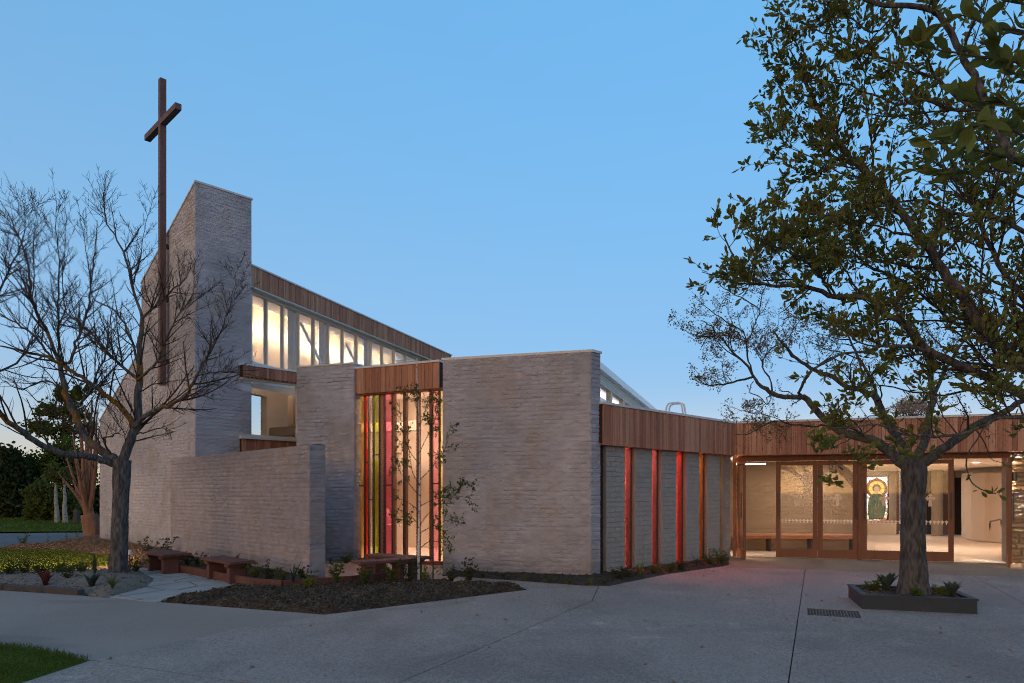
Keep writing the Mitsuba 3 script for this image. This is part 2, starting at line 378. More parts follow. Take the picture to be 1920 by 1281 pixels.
BOARD_COUNT = [0]
def boards(parent, w, s0, s1, z0, z1f, d=0.0, avg=1.0, seed=0, name='board', z0f=None, mats=(0, 1, 2, 3, 0, 1), single=True):
    """upright timber boards of uneven width, each its own part"""
    r = np.random.default_rng(seed); s = s0; rest = {}
    while s < s1 - 0.012:
        wd = r.choice([0.045, 0.068, 0.068, 0.092, 0.12]) * avg
        e = min(s + wd, s1)
        if s1 - e < 0.03: e = s1
        pr = r.uniform(0, 0.012)
        z1a = z1f(0.5 * (s + e)) if callable(z1f) else z1f
        za = z0f(0.5 * (s + e)) if z0f else z0
        bx = w.box(s + 0.004, e - 0.004, za + r.uniform(0, 0.004), z1a, d, d + 0.020 + pr); m = f'timber_{r.choice(mats)}'; BOARD_COUNT[0] += 1
        if single: put(name, bx, m, parent)
        else: rest.setdefault(m, []).append(bx)
        s = e
    for m, q in rest.items(): put(name + '_field', cat(q), m, parent, kind='stuff')


# ================================================================== THE CHURCH
R = np.array([0.6957, 0.7183]); L = np.array([-0.7183, 0.6957])      # the two directions of the tower's grid
def on_r(u, r):                                                      # the point of the line (x, y) . R = r seen at column u
    k = (u - CX) / F; Y = r / (k * R[0] + R[1]); return np.array([k * Y, Y])
church = thing('church_building', 'low church of painted brick with raked tower wall, timber fascias, coloured glass and glazed entrance', 'church')

# ---- tower: left face (raked, stepped), narrow face
tl = W(on_r(187, 6.6), on_r(366, 6.6)); corner = tl.p1
TS = tl.len                                                          # s of the tall corner
Zt = tl.z_uv(366, 341.6)
s_step = tl.s_u(265)
z_hi = tl.z_uv(265, 532.7); z_lo = tl.z_uv(265, 655); z_end = tl.z_uv(187, 791)
def tl_top(s):
    if s >= s_step: return z_hi + (Zt - z_hi) * (s - s_step) / (TS - s_step)
    return z_end + (z_lo - z_end) * s / s_step
tn = W(corner, corner + 1.42 * R)
wall = key_for(church + '__wall')
prof = [(0, -0.3), (TS, -0.3), (TS, Zt), (s_step, z_hi), (s_step, z_lo), (0, z_end)]
put('core', tl.prism(prof, -0.36, -0.004), 'painted_brick', wall)
put('core', tn.prism([(0.36, -0.3), (1.42, -0.3), (1.42, Zt), (0.36, Zt)], -0.36, -0.004), 'painted_brick', wall)
put('core', tn.box(1.06, 1.42, -0.3, Zt, -3.2, -0.36), 'joint', wall)
br_tl = bricks(tl, 0, TS, 0.0, tl_top, seed=1, jit=0.005)
br_tn = bricks(tn, 0, 1.42, 0.0, lambda s: Zt, seed=2, jit=0.004)
br_te = bricks(tn.ret(1.42, 2.4), 0, 2.4, 0.0, lambda s: Zt, seed=3)
put('brickwork', cat([b[0] for b in br_tl + br_tn + br_te]), 'painted_brick', wall, kind='stuff')
# flashings on the raked tops
def raked_cap(w, s0, z0, s1, z1, d0, d1, h=0.045, o=0.02):
    return w.prism([(s0, z0), (s1, z1), (s1, z1 + h), (s0, z0 + h)], d0 - o, d1 + o)
put('flashing', raked_cap(tl, s_step - 0.02, z_hi + 0.003, TS + 0.02, Zt + 0.003, -0.36, 0.0), 'flashing', wall)
put('flashing', raked_cap(tl, -0.02, z_end + 0.003, s_step - 0.03, z_lo + 0.003, -0.36, 0.0), 'flashing', wall)
put('flashing', tn.box(0.38, 1.45, Zt + 0.003, Zt + 0.048, -0.38, 0.022), 'flashing', wall)

# ---- big blade wall beside the coloured window
bw = W(P2(830, 13.78), P2(1108, 12.95))
bw_end = W(bw.p1, bw.p1 + 0.30 * R)
zb0, zb1 = bw.z_uv(830, 676), bw.z_uv(1108, 660)
bt = lambda s: zb0 + (zb1 - zb0) * s / bw.len
wall2 = key_for(church + '__wall')
def wall_block_mesh(q, z0, za, zb, o=0.0):
    # q: four plan corners front left, front right, back right, back left; the top falls from za at the left to zb at the right
    c = np.mean(q, 0); q = [np.asarray(p) + (np.asarray(p) - c) / np.linalg.norm(p - c) * o for p in q]
    return box8([[*q[0], z0], [*q[0], za], [*q[3], z0], [*q[3], za], [*q[1], z0], [*q[1], zb], [*q[2], z0], [*q[2], zb]])
bwq = [bw.p0, bw.p1, bw.p1 + 0.30 * R, bw.p0 + 0.30 * R]
put('core', wall_block_mesh(bwq, -0.3, zb0, zb1, -0.008), 'painted_brick', wall2)
br = bricks(bw, 0, bw.len, 0.0, bt, seed=4, jit=0.0045, cham=0.018, wave=0.010)
lay(wall2, 'brick', br, 'painted_brick', 300)
put('brickwork', cat([b[0] for b in bricks(bw_end, 0, 0.30, 0.0, lambda s: zb1, seed=5)]), 'painted_brick', wall2, kind='stuff')
_c = wall_block_mesh(bwq, 0.0, zb0, zb1, 0.03); _cv = np.array(_c[0]); _cv[[0, 2, 4, 6], 2] = [zb0 + .003, zb0 + .003, zb1 + .003, zb1 + .003]; _cv[[1, 3, 5, 7], 2] += 0.05
put('flashing', (_cv, _c[1]), 'flashing', wall2)

# ---- rough lit wall left of the coloured window
tw = W(P2(556, 16.42), P2(664, 15.92)); zt2 = tw.z_uv(612, 686)
wall3 = key_for(church + '__wall')
put('core', tw.prism([(0, -0.3), (tw.len, -0.3), (tw.len, zt2), (0, zt2)], -0.33, -0.004), 'painted_brick', wall3)
put('brickwork', cat([b[0] for b in bricks(tw, 0, tw.len, 0.0, lambda s: zt2, seed=6, jit=0.012, cham=0.016, wave=0.03) + bricks(tw.ret(tw.len, 0.33), 0, 0.33, 0, lambda s: zt2, seed=61)]), 'painted_brick', wall3, kind='stuff')
put('flashing', tw.box(-0.02, tw.len + 0.03, zt2 + 0.003, zt2 + 0.035, -0.36, 0.02), 'flashing', wall3)

# ---- the tall coloured window
g = W(P2(666, 16.2), P2(831.5, 15.25))
Zg0, Zg1, Zf1 = 0.02, 3.90, 4.50
win = key_for(church + '__window'); tag(win, label='tall window of coloured glass strips between timber fins')
def panel_s(u): return g.s_u(u)
panes = [(672, 683.5, 'amber_glass'), (684, 691.5, 'red_glass'), (691.5, 699.5, 'peach_glass'), (700, 711.5, 'green_glass'), (721, 735, 'magenta_glass'), (742, 756.5, 'peach_glass'),
         (765, 780.5, 'peach_glass'), (789, 806, 'peach_glass'), (811.5, 822.5, 'pink_glass'), (824.5, 831, 'lemon_glass')]
for a, b, m in panes:
    put('pane', (g.at([panel_s(a), panel_s(b), panel_s(b), panel_s(a)], [Zg0 + 0.05] * 2 + [Zg1] * 2, -0.012), np.array([[0, 1, 2], [0, 2, 3]])), m, win)
for u, wd, dp, m in [(667.5, 0.07, 0.07, 'door_timber'), (670.5, 0.04, 0.03, 'timber_1'), (683.8, 0.016, 0.02, 'bronze_frame'), (691.5, 0.018, 0.02, 'bronze_frame'), (699.8, 0.022, 0.02, 'bronze_frame'), (712, 0.022, 0.03, 'bronze_frame'), (716.4, 0.085, 0.0, 'timber_1'), (720.8, 0.024, 0.02, 'bronze_frame'),
                     (735.7, 0.024, 0.02, 'bronze_frame'), (739.3, 0.06, 0.02, 'timber_0'), (757.4, 0.024, 0.02, 'bronze_frame'), (761.2, 0.05, 0.04, 'door_timber'), (784.7, 0.055, 0.05, 'door_timber'), (808.5, 0.045, 0.05, 'door_timber'), (823.5, 0.022, 0.02, 'bronze_frame')]:
    s = panel_s(u); put('mullion', g.box(s - wd / 2, s + wd / 2, Zg0 + 0.06, Zg1 - 0.002, -0.06, dp), m, win)
for a, b, v in [(672, 683.5, 911), (684, 691.5, 868), (700, 711.5, 853), (721, 735, 910), (691.5, 699.5, 937), (811.5, 822.5, 907), (742, 756.5, 975)]:
    z = g.z_uv((a + b) / 2, v); put('transom', g.box(panel_s(a) + 0.013, panel_s(b) - 0.013, z - 0.014, z + 0.014, -0.04, 0.018), 'bronze_frame', win)
put('sill', g.box(0, g.len, Zg0 - 0.06, Zg0 + 0.05, -0.1, 0.10), 'door_timber', win)
put('head', g.box(0, g.len, Zg1, Zg1 + 0.05, -0.1, 0.14), 'timber_2', win)
fas = key_for(church + '__fascia')
gf = g.off(0.17)
put('backing', gf.box(0.0, g.len, Zg1 + 0.05, Zf1, -0.18, -0.002), 'dark_backing', fas)
boards(fas, gf, 0.0, g.len, Zg1 + 0.02, Zf1, 0.0, 0.95, 11)
put('flashing', gf.box(-0.01, g.len + 0.01, Zf1 + 0.002, Zf1 + 0.045, -0.2, 0.05), 'flashing', fas)

# ---- window bay beside the tower
wb = W(np.array([-6.75, 17.62]) - 0.25 * R, np.array([-5.62, 18.78]) + 0.15 * R)
zc1 = 4.87; zc0 = 4.60; zw1 = 4.56; zw0 = 3.06
bay = key_for(church + '__fascia')
put('backing', wb.box(0, wb.len, zc0, zc1 - 0.01, -0.3, 0.098), 'dark_backing', bay)
boards(bay, wb.off(0.10), 0, wb.len, zc0 - 0.02, zc1 - 0.012, 0.0, 1.0, 12, mats=(0, 2, 2, 4))
put('flashing', wb.box(-0.05, wb.len + 0.05, zc1 - 0.01, zc1 + 0.03, -0.6, 0.15), 'flashing', bay)
put('soffit_batten', cat([wb.box(s, s + 0.06, zc0 - 0.05, zc0 - 0.021, -0.25, 0.09) for s in np.arange(0.05, wb.len, 0.12)]), 'timber_3', bay, kind='stuff')
bwin = key_for(church + '__window')
s_l, s_r = wb.s_u(471) - 0.3, wb.s_u(557.5)
put('pane', (wb.at([s_l, s_r, s_r, s_l], [zw0, zw0, zw1, zw1], -0.02), np.array([[0, 1, 2], [0, 2, 3]])), 'clear_glass', bwin)
put('frame', cat([wb.box(s_r - 0.03, s_r + 0.03, zw0, zw1, -0.06, 0.03), wb.box(s_l, s_r - 0.031, zw1 - 0.05, zw1, -0.06, 0.03), wb.box(s_l, s_r - 0.031, zw0 + 0.001, zw0 + 0.05, -0.06, 0.03)]), 'cream_frame', bwin)
put('sill', wb.box(s_l, wb.len, zw0 - 0.07, zw0, -0.2, 0.14), 'flashing', bwin)
bay2 = key_for(church + '__cladding')
put('backing', wb.box(0, wb.len, -0.2, zw0 - 0.071, -0.25, 0.028), 'dark_backing', bay2)
boards(bay2, wb.off(0.03), 0, wb.len, 0.0, zw0 - 0.072, 0.0, 1.0, 13, mats=(0, 2, 2, 1))

# ---- clerestory of the nave
c0 = P2(468.5, 18.2); cd = np.array([0.359, 1.0]); CL = 12.2
cl = W(c0 - 0.6 * cd, c0 + CL / np.hypot(*cd) * cd)
zr1, zr0, zs = 7.57, 7.06, 5.06
cfa = key_for(church + '__fascia')
clf = cl.off(0.22)
put('backing', clf.box(0, cl.len, zr0, zr1, -0.2, -0.003), 'dark_backing', cfa)
boards(cfa, clf, 0, cl.len, zr0 - 0.01, zr1, 0.0, 1.0, 14, mats=(0, 1, 2, 1, 0, 3), single=False)
put('flashing', clf.box(-0.02, cl.len + 0.05, zr1 + 0.002, zr1 + 0.04, -0.25, 0.06), 'flashing', cfa)
put('soffit', cl.box(0, cl.len, zr0 - 0.05, zr0 - 0.012, -0.1, 0.24), 'cream_frame', cfa)
cwin = key_for(church + '__window'); tag(cwin, label='long clerestory window of many tall panes lit from within')
ms = [cl.s_u(u) for u in (471, 500, 531, 560, 588.5, 616, 643, 669, 693.5, 717, 739, 761, 783, 805, 830)]
for a, b in zip(ms[:-1], ms[1:]):
    put('pane', (cl.at([a, b, b, a], [zs] * 2 + [zr0 - 0.05] * 2, -0.03), np.array([[0, 1, 2], [0, 2, 3]])), 'clear_glass', cwin)
for i, s in enumerate(ms): put('mullion', cl.box(s - 0.024, s + 0.024, zs + 0.05, zr0 - 0.12, -0.09, 0.02), 'cream_frame', cwin)
put('head', cl.box(0, cl.len, zr0 - 0.12, zr0 - 0.051, -0.09, 0.032), 'cream_frame', cwin)
put('sill', cl.box(0, cl.len, zs - 0.12, zs + 0.05, -0.12, 0.10), 'flashing', cwin)
# ---- nave behind it
DN = 2.6
far = cl.off(-DN)
def far_s(u): return far.s_u(u)
fw = key_for(church + '__wall')
so0, so1 = far.s_u(463), far.s_u(500.3); zo0, zo1 = 3.5, far.z_uv(486, 741)
put('inner_face', cat([far.box(0.75, so0, -0.1, 7.85, -0.25, 0), far.box(so1, far.len, -0.1, zo1, -0.25, 0), far.box(so0, so1, -0.1, zo0, -0.25, 0), far.box(so0, far.len, zo1, 7.85, -0.25, -0.0005)]), 'tan_block', fw)
put('upper_lining', far.box(0.75, far.len, 5.35, 7.8, 0.003, 0.03), 'inner_cream', fw)
put('end_face', cl.box(cl.len - 0.2, cl.len, -0.1, 7.5, -DN, -0.1), 'inner_cream', fw)
roof = key_for(church + '__roof')
put('ceiling', (np.vstack([cl.at([0, cl.len], [zr0, zr0], -0.1), cl.at([cl.len, 0], [7.72, 7.72], -DN - 0.25)]), np.array([[0, 1, 2], [0, 2, 3]])), 'ceiling_paint', roof)
put('roof_sheeting', (np.vstack([cl.at([0.3, cl.len + 0.1], [zr1 - 0.01] * 2, 0.1), cl.at([cl.len + 0.1, 0.9], [7.9, 7.9], -DN - 0.3)]), np.array([[0, 1, 2], [0, 2, 3]])), 'roof_sheet', roof)
put('low_roof', cat([flat(Polygon([tuple(wb.p0), tuple(wb.p1), tuple(P2(556, 16.6)), tuple(P2(664, 16.1)), tuple(g.p0 + [0, 0.1]), tuple(g.p1), tuple(P2(831, 27)), tuple(cl.at(CL - 1, 0, -0.05)[:2]), tuple(cl.at(0.3, 0, -0.05)[:2])]).buffer(0), 4.44)]), 'roof_sheet', roof)
# columns and braces of the nave inside the clerestory
for u in (549, 607, 690): 
    s = cl.s_u(u, -0.45); put('column', cl.box(s - 0.10, s + 0.10, 0, 7.2, -0.56, -0.36), 'tan_block', church)
for ua, va, ub, vb in ((563, 605, 606, 688), (648, 644, 672, 690)):
    d = -0.4; sa, sb = cl.s_u(ua, d), cl.s_u(ub, d); za, zb_ = cl.z_uv(ua, va, d), cl.z_uv(ub, vb, d)
    put('brace', tube([cl.at(sa, za, d), cl.at(sb, zb_, d)], 0.045, 8), 'cream_frame', church)
# wall-washer trough in the nave
put('lamp_rail', far.box(0.9, far.len - 0.3, 6.955, 6.981, 0.412, 0.42), 'inner_cream', church)
put('inner_beam', cl.box(0.6, 5.0, 4.62, 4.95, -0.30, -0.13), 'inner_cream', church)
_v = cl.at([0.8, 4.6, 4.6, 0.8], [4.68, 4.68, 4.76, 4.76], -0.303)
scene[key_for(church + '__beam_light')] = glow((_v, np.array([[0, 2, 1], [0, 3, 2]])), (1, .70, .45), 14, weight=2.0)  # unseen strip, added to brighten the brick wall behind the bay window
nave_lamp = key_for(church + '__wall_washer')
_v = far.at([0.9, far.len - 0.4, far.len - 0.4, 0.9], [6.957, 6.957, 6.979, 6.979], 0.41)
scene[nave_lamp] = glow((_v, np.array([[0, 2, 1], [0, 3, 2]])), (1, .66, .40), 170, weight=8.0)

# ---- slit-window wall
SW = W([1.72, 13.22], [5.47, 17.08])
sl_u = [(1125, 1137), (1172.3, 1191), (1223, 1239.8), (1269, 1286.6), (1311.8, 1326.5), (1350, 1360.8)]
sl = [(SW.s_u(a), SW.s_u(b)) for a, b in sl_u]; sl[0] = (sl[0][0] - 0.05, sl[0][1])
zsw = 2.60
wall4 = key_for(church + '__wall')
edges = [0.0] + [x for ab in sl for x in ab] + [SW.len]
piers = [(edges[i], edges[i + 1]) for i in range(0, len(edges), 2) if edges[i + 1] - edges[i] > 0.05]
for i, (a, b) in enumerate(piers):
    put('pier', SW.box(a, b, -0.3, zsw, -0.34, -0.012), 'joint', wall4)
    bl = bricks(SW, a, b, 0.02, lambda s: zsw, L=0.32, H=0.1, depth=-0.004, jit=0.0025, cham=0.005, gh=0.004, gs=0.003, dp=0.010, seed=30 + i, wave=0.002)
    for m, _ in bl: put('block', m, 'concrete_block', wall4, False)
    put('block_return', cat([m for m, _ in bricks(SW.ret(b, 0.34), 0, 0.34, 0.02, lambda s: zsw, L=0.34, H=0.197, depth=-0.006, jit=0.002, cham=0.005, gh=0.006, seed=40 + i, wave=0.0)]), 'concrete_block', wall4, kind='stuff')
cols = ['dark_red_glass', 'coral_glass', 'coral_glass', 'red_glass', 'orange_glass', 'gold_glass']
for (a, b), m in zip(sl, cols):
    k = key_for(church + '__slit_window')
    put('pane', (SW.at([a, b, b, a], [0.02, 0.02, zsw, zsw], -0.14), np.array([[0, 1, 2], [0, 2, 3]])), m, k)
    put('frame', cat([SW.box(b - 0.05, b - 0.001, 0.0, zsw, -0.19, -0.085), SW.box(a + 0.001, a + 0.03, 0.0, zsw, -0.19, -0.10), SW.box(a + 0.001, b - 0.001, -0.05, 0.019, -0.2, 0.02)]), 'bronze_frame', k)
f4 = key_for(church + '__fascia')
SF = W(np.array([1.735, 13.14]), P2(1376, 16.82))
zfa, zfb = 2.53, 3.31
put('backing', SF.box(-0.05, SF.len - 0.03, zfa + 0.04, zfb, -0.35, -0.003), 'dark_backing', f4)
boards(f4, SF, 0, SF.len, zfa, zfb, 0.0, 0.98, 15)
put('flashing', SF.box(-0.05, SF.len - 0.02, zfb + 0.002, zfb + 0.05, -0.35, 0.05), 'flashing', f4)
put('soffit', SF.box(-0.05, SF.len, zfa + 0.005, zfa + 0.035, -0.30, -0.002), 'timber_2', f4)

# ---- entrance
EF = W(P2(1376, 16.82), P2(1376, 16.82) + 8.0 * np.array([3.094, -1]) / 3.251)
f5 = key_for(church + '__fascia')
put('backing', EF.box(0.03, EF.len, zfa + 0.04, zfb, -0.9, -0.003), 'dark_backing', f5)
boards(f5, EF, 0, EF.len, zfa, zfb, 0.0, 1.05, 16, mats=(1, 1, 3, 0, 2, 1))
put('flashing', EF.box(0.0, EF.len, zfb + 0.002, zfb + 0.05, -0.9, 0.05), 'flashing', f5)
put('soffit', EF.box(-0.35, EF.len, zfa + 0.003, zfa + 0.036, -1.0, -0.002), 'timber_3', f5)
D0 = P2(1372, 17.32)
DW = W(D0, D0 + 8 * np.array([3.094, -1]) / 3.251)
zdh = 2.40
ent = key_for(church + '__door_frame')
su = DW.s_u
put('head', DW.box(su(1374), su(1893), zdh, zfa + 0.002, -0.08, 0.05), 'door_timber', ent)
put('jamb', DW.box(su(1374.5), su(1380.5), 0.0, zdh - 0.001, -0.08, 0.05), 'door_timber', ent)
put('jamb', DW.box(su(1608.5), su(1615.5), 0.0, zdh - 0.001, -0.08, 0.04), 'door_timber', ent)
put('jamb', DW.box(su(1889), su(1896), 0.0, zdh - 0.001, -0.08, 0.05), 'door_timber', ent)


def celtic_cross(h):
    """outline of a ringed cross of height h about its ring's centre"""
    r = h * 0.27
    ring = Point(0, 0).buffer(r * 1.0).difference(Point(0, 0).buffer(r * 0.62))
    arms = unary_union([Polygon([(-r * .30, 0), (-r * .42, r * 1.32), (r * .42, r * 1.32), (r * .30, 0)]), Polygon([(0, -r * .30), (-r * 1.32, -r * .42), (-r * 1.32, r * .42), (0, r * .30)]),
                        Polygon([(0, -r * .30), (r * 1.32, -r * .42), (r * 1.32, r * .42), (0, r * .30)]), Polygon([(-r * .30, 0), (-r * .52, -h * .64), (r * .52, -h * .64), (r * .30, 0)])])
    return unary_union([ring, arms]).difference(unary_union([Point(x * r * .48, y * r * .48).buffer(r * .16) for x in (-1, 1) for y in (-1, 1)]))


def door(w, s0, s1, handle=None, label=None, z0=0.012, z1=None, st=0.105, bot=0.22, d=0.0, cross=True):
    z1 = z1 or zdh - 0.012
    k = key_for(church + '__door')
    if label: tag(k, label=label)
    put('stile', w.box(s0, s0 + st, z0, z1, d - 0.024, d + 0.024), 'door_timber', k)
    put('stile', w.box(s1 - st, s1, z0, z1, d - 0.024, d + 0.024), 'door_timber', k)
    put('rail', w.box(s0 + st, s1 - st, z0, z0 + bot, d - 0.022, d + 0.022), 'door_timber', k)
    put('rail', w.box(s0 + st, s1 - st, z1 - 0.10, z1, d - 0.022, d + 0.022), 'door_timber', k)
    a, b = s0 + st, s1 - st
    put('pane', (w.at([a, b, b, a], [z0 + bot] * 2 + [z1 - 0.10] * 2, d), np.array([[0, 1, 2], [0, 2, 3]])), 'clear_glass', k)
    if cross:
        c = (a + b) / 2
        sh = affinity.translate(celtic_cross(0.30), c, 1.48)
        put('cross_emblem', cat([w.prism(q, d + 0.002, d + 0.004) for q in getattr(sh, 'geoms', [sh])]), 'film', k)
        n = 9; rows = []
        for i in range(n):
            q = affinity.translate(celtic_cross(0.095), a + (i + 0.5) * (b - a) / n, 0.93)
            rows += [w.prism(x, d + 0.002, d + 0.003) for x in getattr(q, 'geoms', [q])]
        put('small_cross_row', cat(rows), 'film', k, kind='stuff')
    if handle is not None:
        hs = s0 + st / 2 if handle < 0 else s1 - st / 2
        put('handle', cat([tube([w.at(hs, 1.0, d + 0.075), w.at(hs, 1.62, d + 0.075)], 0.014, 8, True), tube([w.at(hs, 1.06, d + 0.02), w.at(hs, 1.06, d + 0.075)], 0.009, 6), tube([w.at(hs, 1.56, d + 0.02), w.at(hs, 1.56, d + 0.075)], 0.009, 6)]), 'handle_metal', k)
    return k


door(DW, su(1455), su(1533), -1, 'door leaf nearest the open doorway on the left')
door(DW, su(1533.8), su(1608), 1)
door(DW, su(1616), su(1700), -1)
door(DW, su(1701), su(1788), 1)
# leaves swung open towards the forecourt
h = DW.at(su(1383.5), 0, 0.02)[:2]; v0 = h + 0.80 * DW.n + 0.0 * DW.a
door(W(h, h + 0.90 * (0.985 * DW.n + 0.17 * DW.a)), 0.0, 0.9, 1, 'door leaf swung open at the left end of the entrance', cross=False)
h = DW.at(su(1889), 0, 0.03)[:2]
door(W(h + 0.98 * (0.96 * DW.n - 0.29 * DW.a), h), 0.0, 0.98, -1, 'door leaf swung open at the right end of the entrance')

# foyer
fo = key_for(church + '__foyer')
zc = 2.47
FB = W(P2(1340, 19.25), P2(1613, 18.80))
blk = bricks(FB, 0, FB.len, 0.0, lambda s: zc, L=0.40, H=0.1, depth=-0.004, jit=0.002, cham=0.005, gh=0.0035, gs=0.002, seed=50, wave=0.002)
put('backing', FB.box(0, FB.len, -0.1, zc, -0.2, -0.010), 'tan_block', fo)
for m, _ in blk[:280]: put('wall_block', m, 'tan_block', fo)
if blk[280:]: put('wall_block_field', cat([m for m, _ in blk[280:]]), 'tan_block', fo, kind='stuff')
put('wall_return', FB.ret(FB.len, 8.3).box(0, 8.3, 0, zc, -0.1, -0.012), 'tan_block', fo)
inner = Polygon([tuple(D0 - 0.02 * DW.n - 1.2 * DW.a), tuple(DW.p1 - 0.02 * DW.n), (24.0, 14.0), (24.0, 29.0), tuple(P2(1560, 29)), tuple(P2(1560, 19.2)), tuple(P2(1335, 19.6))]).buffer(0)
put('floor', flat(inner, 0.004), 'inner_floor', fo)
put('ceiling', flat(inner, zc, False), 'ceiling_paint', fo)
BK = W(P2(1585, 27.0), P2(1830, 26.2))
bs = BK.s_u
put('back_wall', cat([BK.box(bs(1655), bs(1681), 0, zc, -0.2, 0.0), BK.box(0, bs(1622), 0, zc, -0.2, 0), BK.box(bs(1622), bs(1655), 2.28, zc, -0.2, 0), BK.box(bs(1622), bs(1655), 0, 0.5, -0.2, 0)]), 'tan_block', fo)
put('back_panel', BK.box(bs(1736), bs(1752), 0, zc, -0.2, -0.003), 'dark_backing', fo)
put('back_panel', BK.box(bs(1765), bs(1790), 0, zc, -0.2, 0.02), 'door_timber', fo)
put('back_panel', BK.box(bs(1790), bs(1802), 0, 2.2, -0.2, 0.0), 'dark_backing', fo)
put('back_panel', BK.box(bs(1790), bs(1990), 2.2, zc, -0.2, 0.01), 'tan_block', fo)
put('back_glazing', (BK.at([bs(1681), bs(1736), bs(1736), bs(1681)], [0.02, 0.02, zc, zc], -0.05), np.array([[0, 1, 2], [0, 2, 3]])), 'clear_glass', fo)
put('back_mullion', cat([BK.box(bs(u) - 0.04, bs(u) + 0.04, 0, zc, -0.1, 0.02) for u in (1683, 1692, 1715, 1735)]), 'door_timber', fo)
put('curved_column', trimesh.creation.cylinder(0.19, zc, transform=trimesh.transformations.translation_matrix([*P2(1757, 25.6), zc / 2]), sections=24), 'tan_block', fo, 40)
for i, (a, b, c_, d_) in enumerate([(1803, 24.4, 1822, 22.9), (1822.3, 22.9, 1846, 22.15), (1846.3, 22.3, 1930, 20.6)]):
    put('side_wall', W(P2(a, b), P2(c_, d_)).box(0, W(P2(a, b), P2(c_, d_)).len, 0.03, 2.26 if i else 2.3, -0.15, 0.0), 'white_wall', fo)
put('side_wall', cat([W(P2(1803, 24.45), P2(1930, 20.8)).box(0, 5.2, 2.262, zc, -0.2, -0.16), W(P2(1930, 20.6), P2(1990, 15.6)).box(0, 5, 0, zc, -0.1, 0)]), 'white_wall', fo)
put('left_wall', W(D0 - 0.75 * DW.a, P2(1340, 19.4)).box(0, 2.2, 0, zc, -0.1, 0.0), 'tan_block', fo)
# downlights
def disk(c, r, z, n=20):
    a = np.linspace(0, 2 * np.pi, n, endpoint=False); v = np.vstack([[c[0], c[1], z], np.column_stack([c[0] + r * np.cos(a), c[1] + r * np.sin(a), np.full(n, z)])])
    i = np.arange(n); return v, np.stack([i * 0, 1 + (i + 1) % n, 1 + i], 1)
for u, Y in ((1540, 17.95), (1680, 20.5), (1700, 24.5), (1770, 18.6), (1830, 19.3)):
    lamp('downlight', disk(P2(u, Y), 0.085, zc - 0.004), (1, .79, .61), 155, fo, 3.0)
scene[key_for(fo + '__strip_light')] = glow(DW.box(su(1381), su(1437), 2.335, 2.36, -0.42, -0.38), (1, .86, .66), 9)

# rooms behind the coloured glass
ra = key_for(church + '__chapel')
A0, A1 = g.p0 - 0.08 * g.n, g.p1 - 0.08 * g.n
B0, B1 = P2(600, 21.4), P2(845, 19.6)
WA = W(B0, B1)
put('back_wall', WA.box(-0.5, WA.len, 0, 4.43, -0.2, 0), 'inner_cream', ra)
put('side_wall', W(A0 - 0.1 * g.a, B0).box(0, W(A0, B0).len, 0, 4.43, -0.15, -0.02), 'tan_block', ra)
put('side_wall', W(B1, A1).box(0, W(A1, B1).len, 0, 4.43, -0.25, 0.0), 'inner_cream', ra)
pa = Polygon([tuple(A0), tuple(A1), tuple(B1), tuple(B0)])
put('floor', flat(pa, 0.003), 'inner_floor', ra); put('ceiling', flat(pa.buffer(0.1), 4.40, False), 'ceiling_paint', ra)
put('bulkhead', WA.box(-0.3, WA.len, 3.25, 3.5, 1.6, 1.9), 'tan_block', ra)
for x, y in ((0.25, .3), (0.7, .28)):
    lamp('downlight', disk((A0 * (1 - x) + A1 * x) * (1 - y) + (B0 * (1 - x) + B1 * x) * y, 0.2, 4.38), (1, .78, .60), 95, ra, 3.0)
scene[key_for(ra + '__wall_washer')] = glow(up_panel(WA, 0.2, WA.len - 0.2, 3.52, 1.66, 1.84), (1, .8, .66), 3)
rb = key_for(church + '__side_room')
Q0, Q1 = SW.at(-0.05, 0, -0.36)[:2], SW.at(SW.len - 0.1, 0, -0.36)[:2]
SB = SW.off(-1.9)
put('back_wall', SB.box(-0.0, SW.len, 0, zsw, -0.15, 0), 'inner_cream', rb)
put('end_wall', cat([SW.box(-0.1, 0.02, 0, zsw, -1.9, -0.36), SW.box(SW.len - 0.1, SW.len, 0, zsw, -1.9, -0.36)]), 'inner_cream', rb)
pb = Polygon([tuple(SW.at(0, 0, -0.35)[:2]), tuple(SW.at(SW.len, 0, -0.35)[:2]), tuple(SW.at(SW.len, 0, -1.9)[:2]), tuple(SW.at(0, 0, -1.9)[:2])])
put('floor', flat(pb, 0.003), 'inner_floor', rb); put('ceiling', flat(pb.buffer(0.1), zsw - 0.02, False), 'ceiling_paint', rb)
lamp('strip_light', SW.box(0.3, SW.len - 0.3, zsw - 0.05, zsw - 0.03, -1.02, -0.90), (1, .84, .74), 80, rb, 5.0)

# ---- roofs seen over the fascias
put('low_roof', flat(Polygon([tuple(SF.at(0, 0, -0.3)[:2]), tuple(SF.at(SF.len, 0, -0.3)[:2]), tuple(EF.at(EF.len, 0, -0.8)[:2]), tuple(EF.at(EF.len, 0, -9)[:2]), tuple(P2(1400, 29)), tuple(P2(1000, 27)), tuple(bw.at(0.5, 0, -1)[:2])]).buffer(0), 3.26), 'roof_sheet', roof)
mo = key_for(church + '__roof_monitor'); tag(mo, label='roof monitor with lit windows and white gutter above the side fascia')
MW = W([1.98, 16.0], [5.05, 24.6])
zm = 4.62
put('gutter', MW.box(-0.3, MW.len, zm - 0.16, zm, 0.0, 0.16), 'white_steel', mo)
put('roof_pipe', cat([tube(MW.at(np.linspace(-0.2, MW.len + 0.2, 6), zm + 0.06, 0.02 - 0.12 * q), 0.02, 8) for q in range(3)]), 'white_steel', mo)
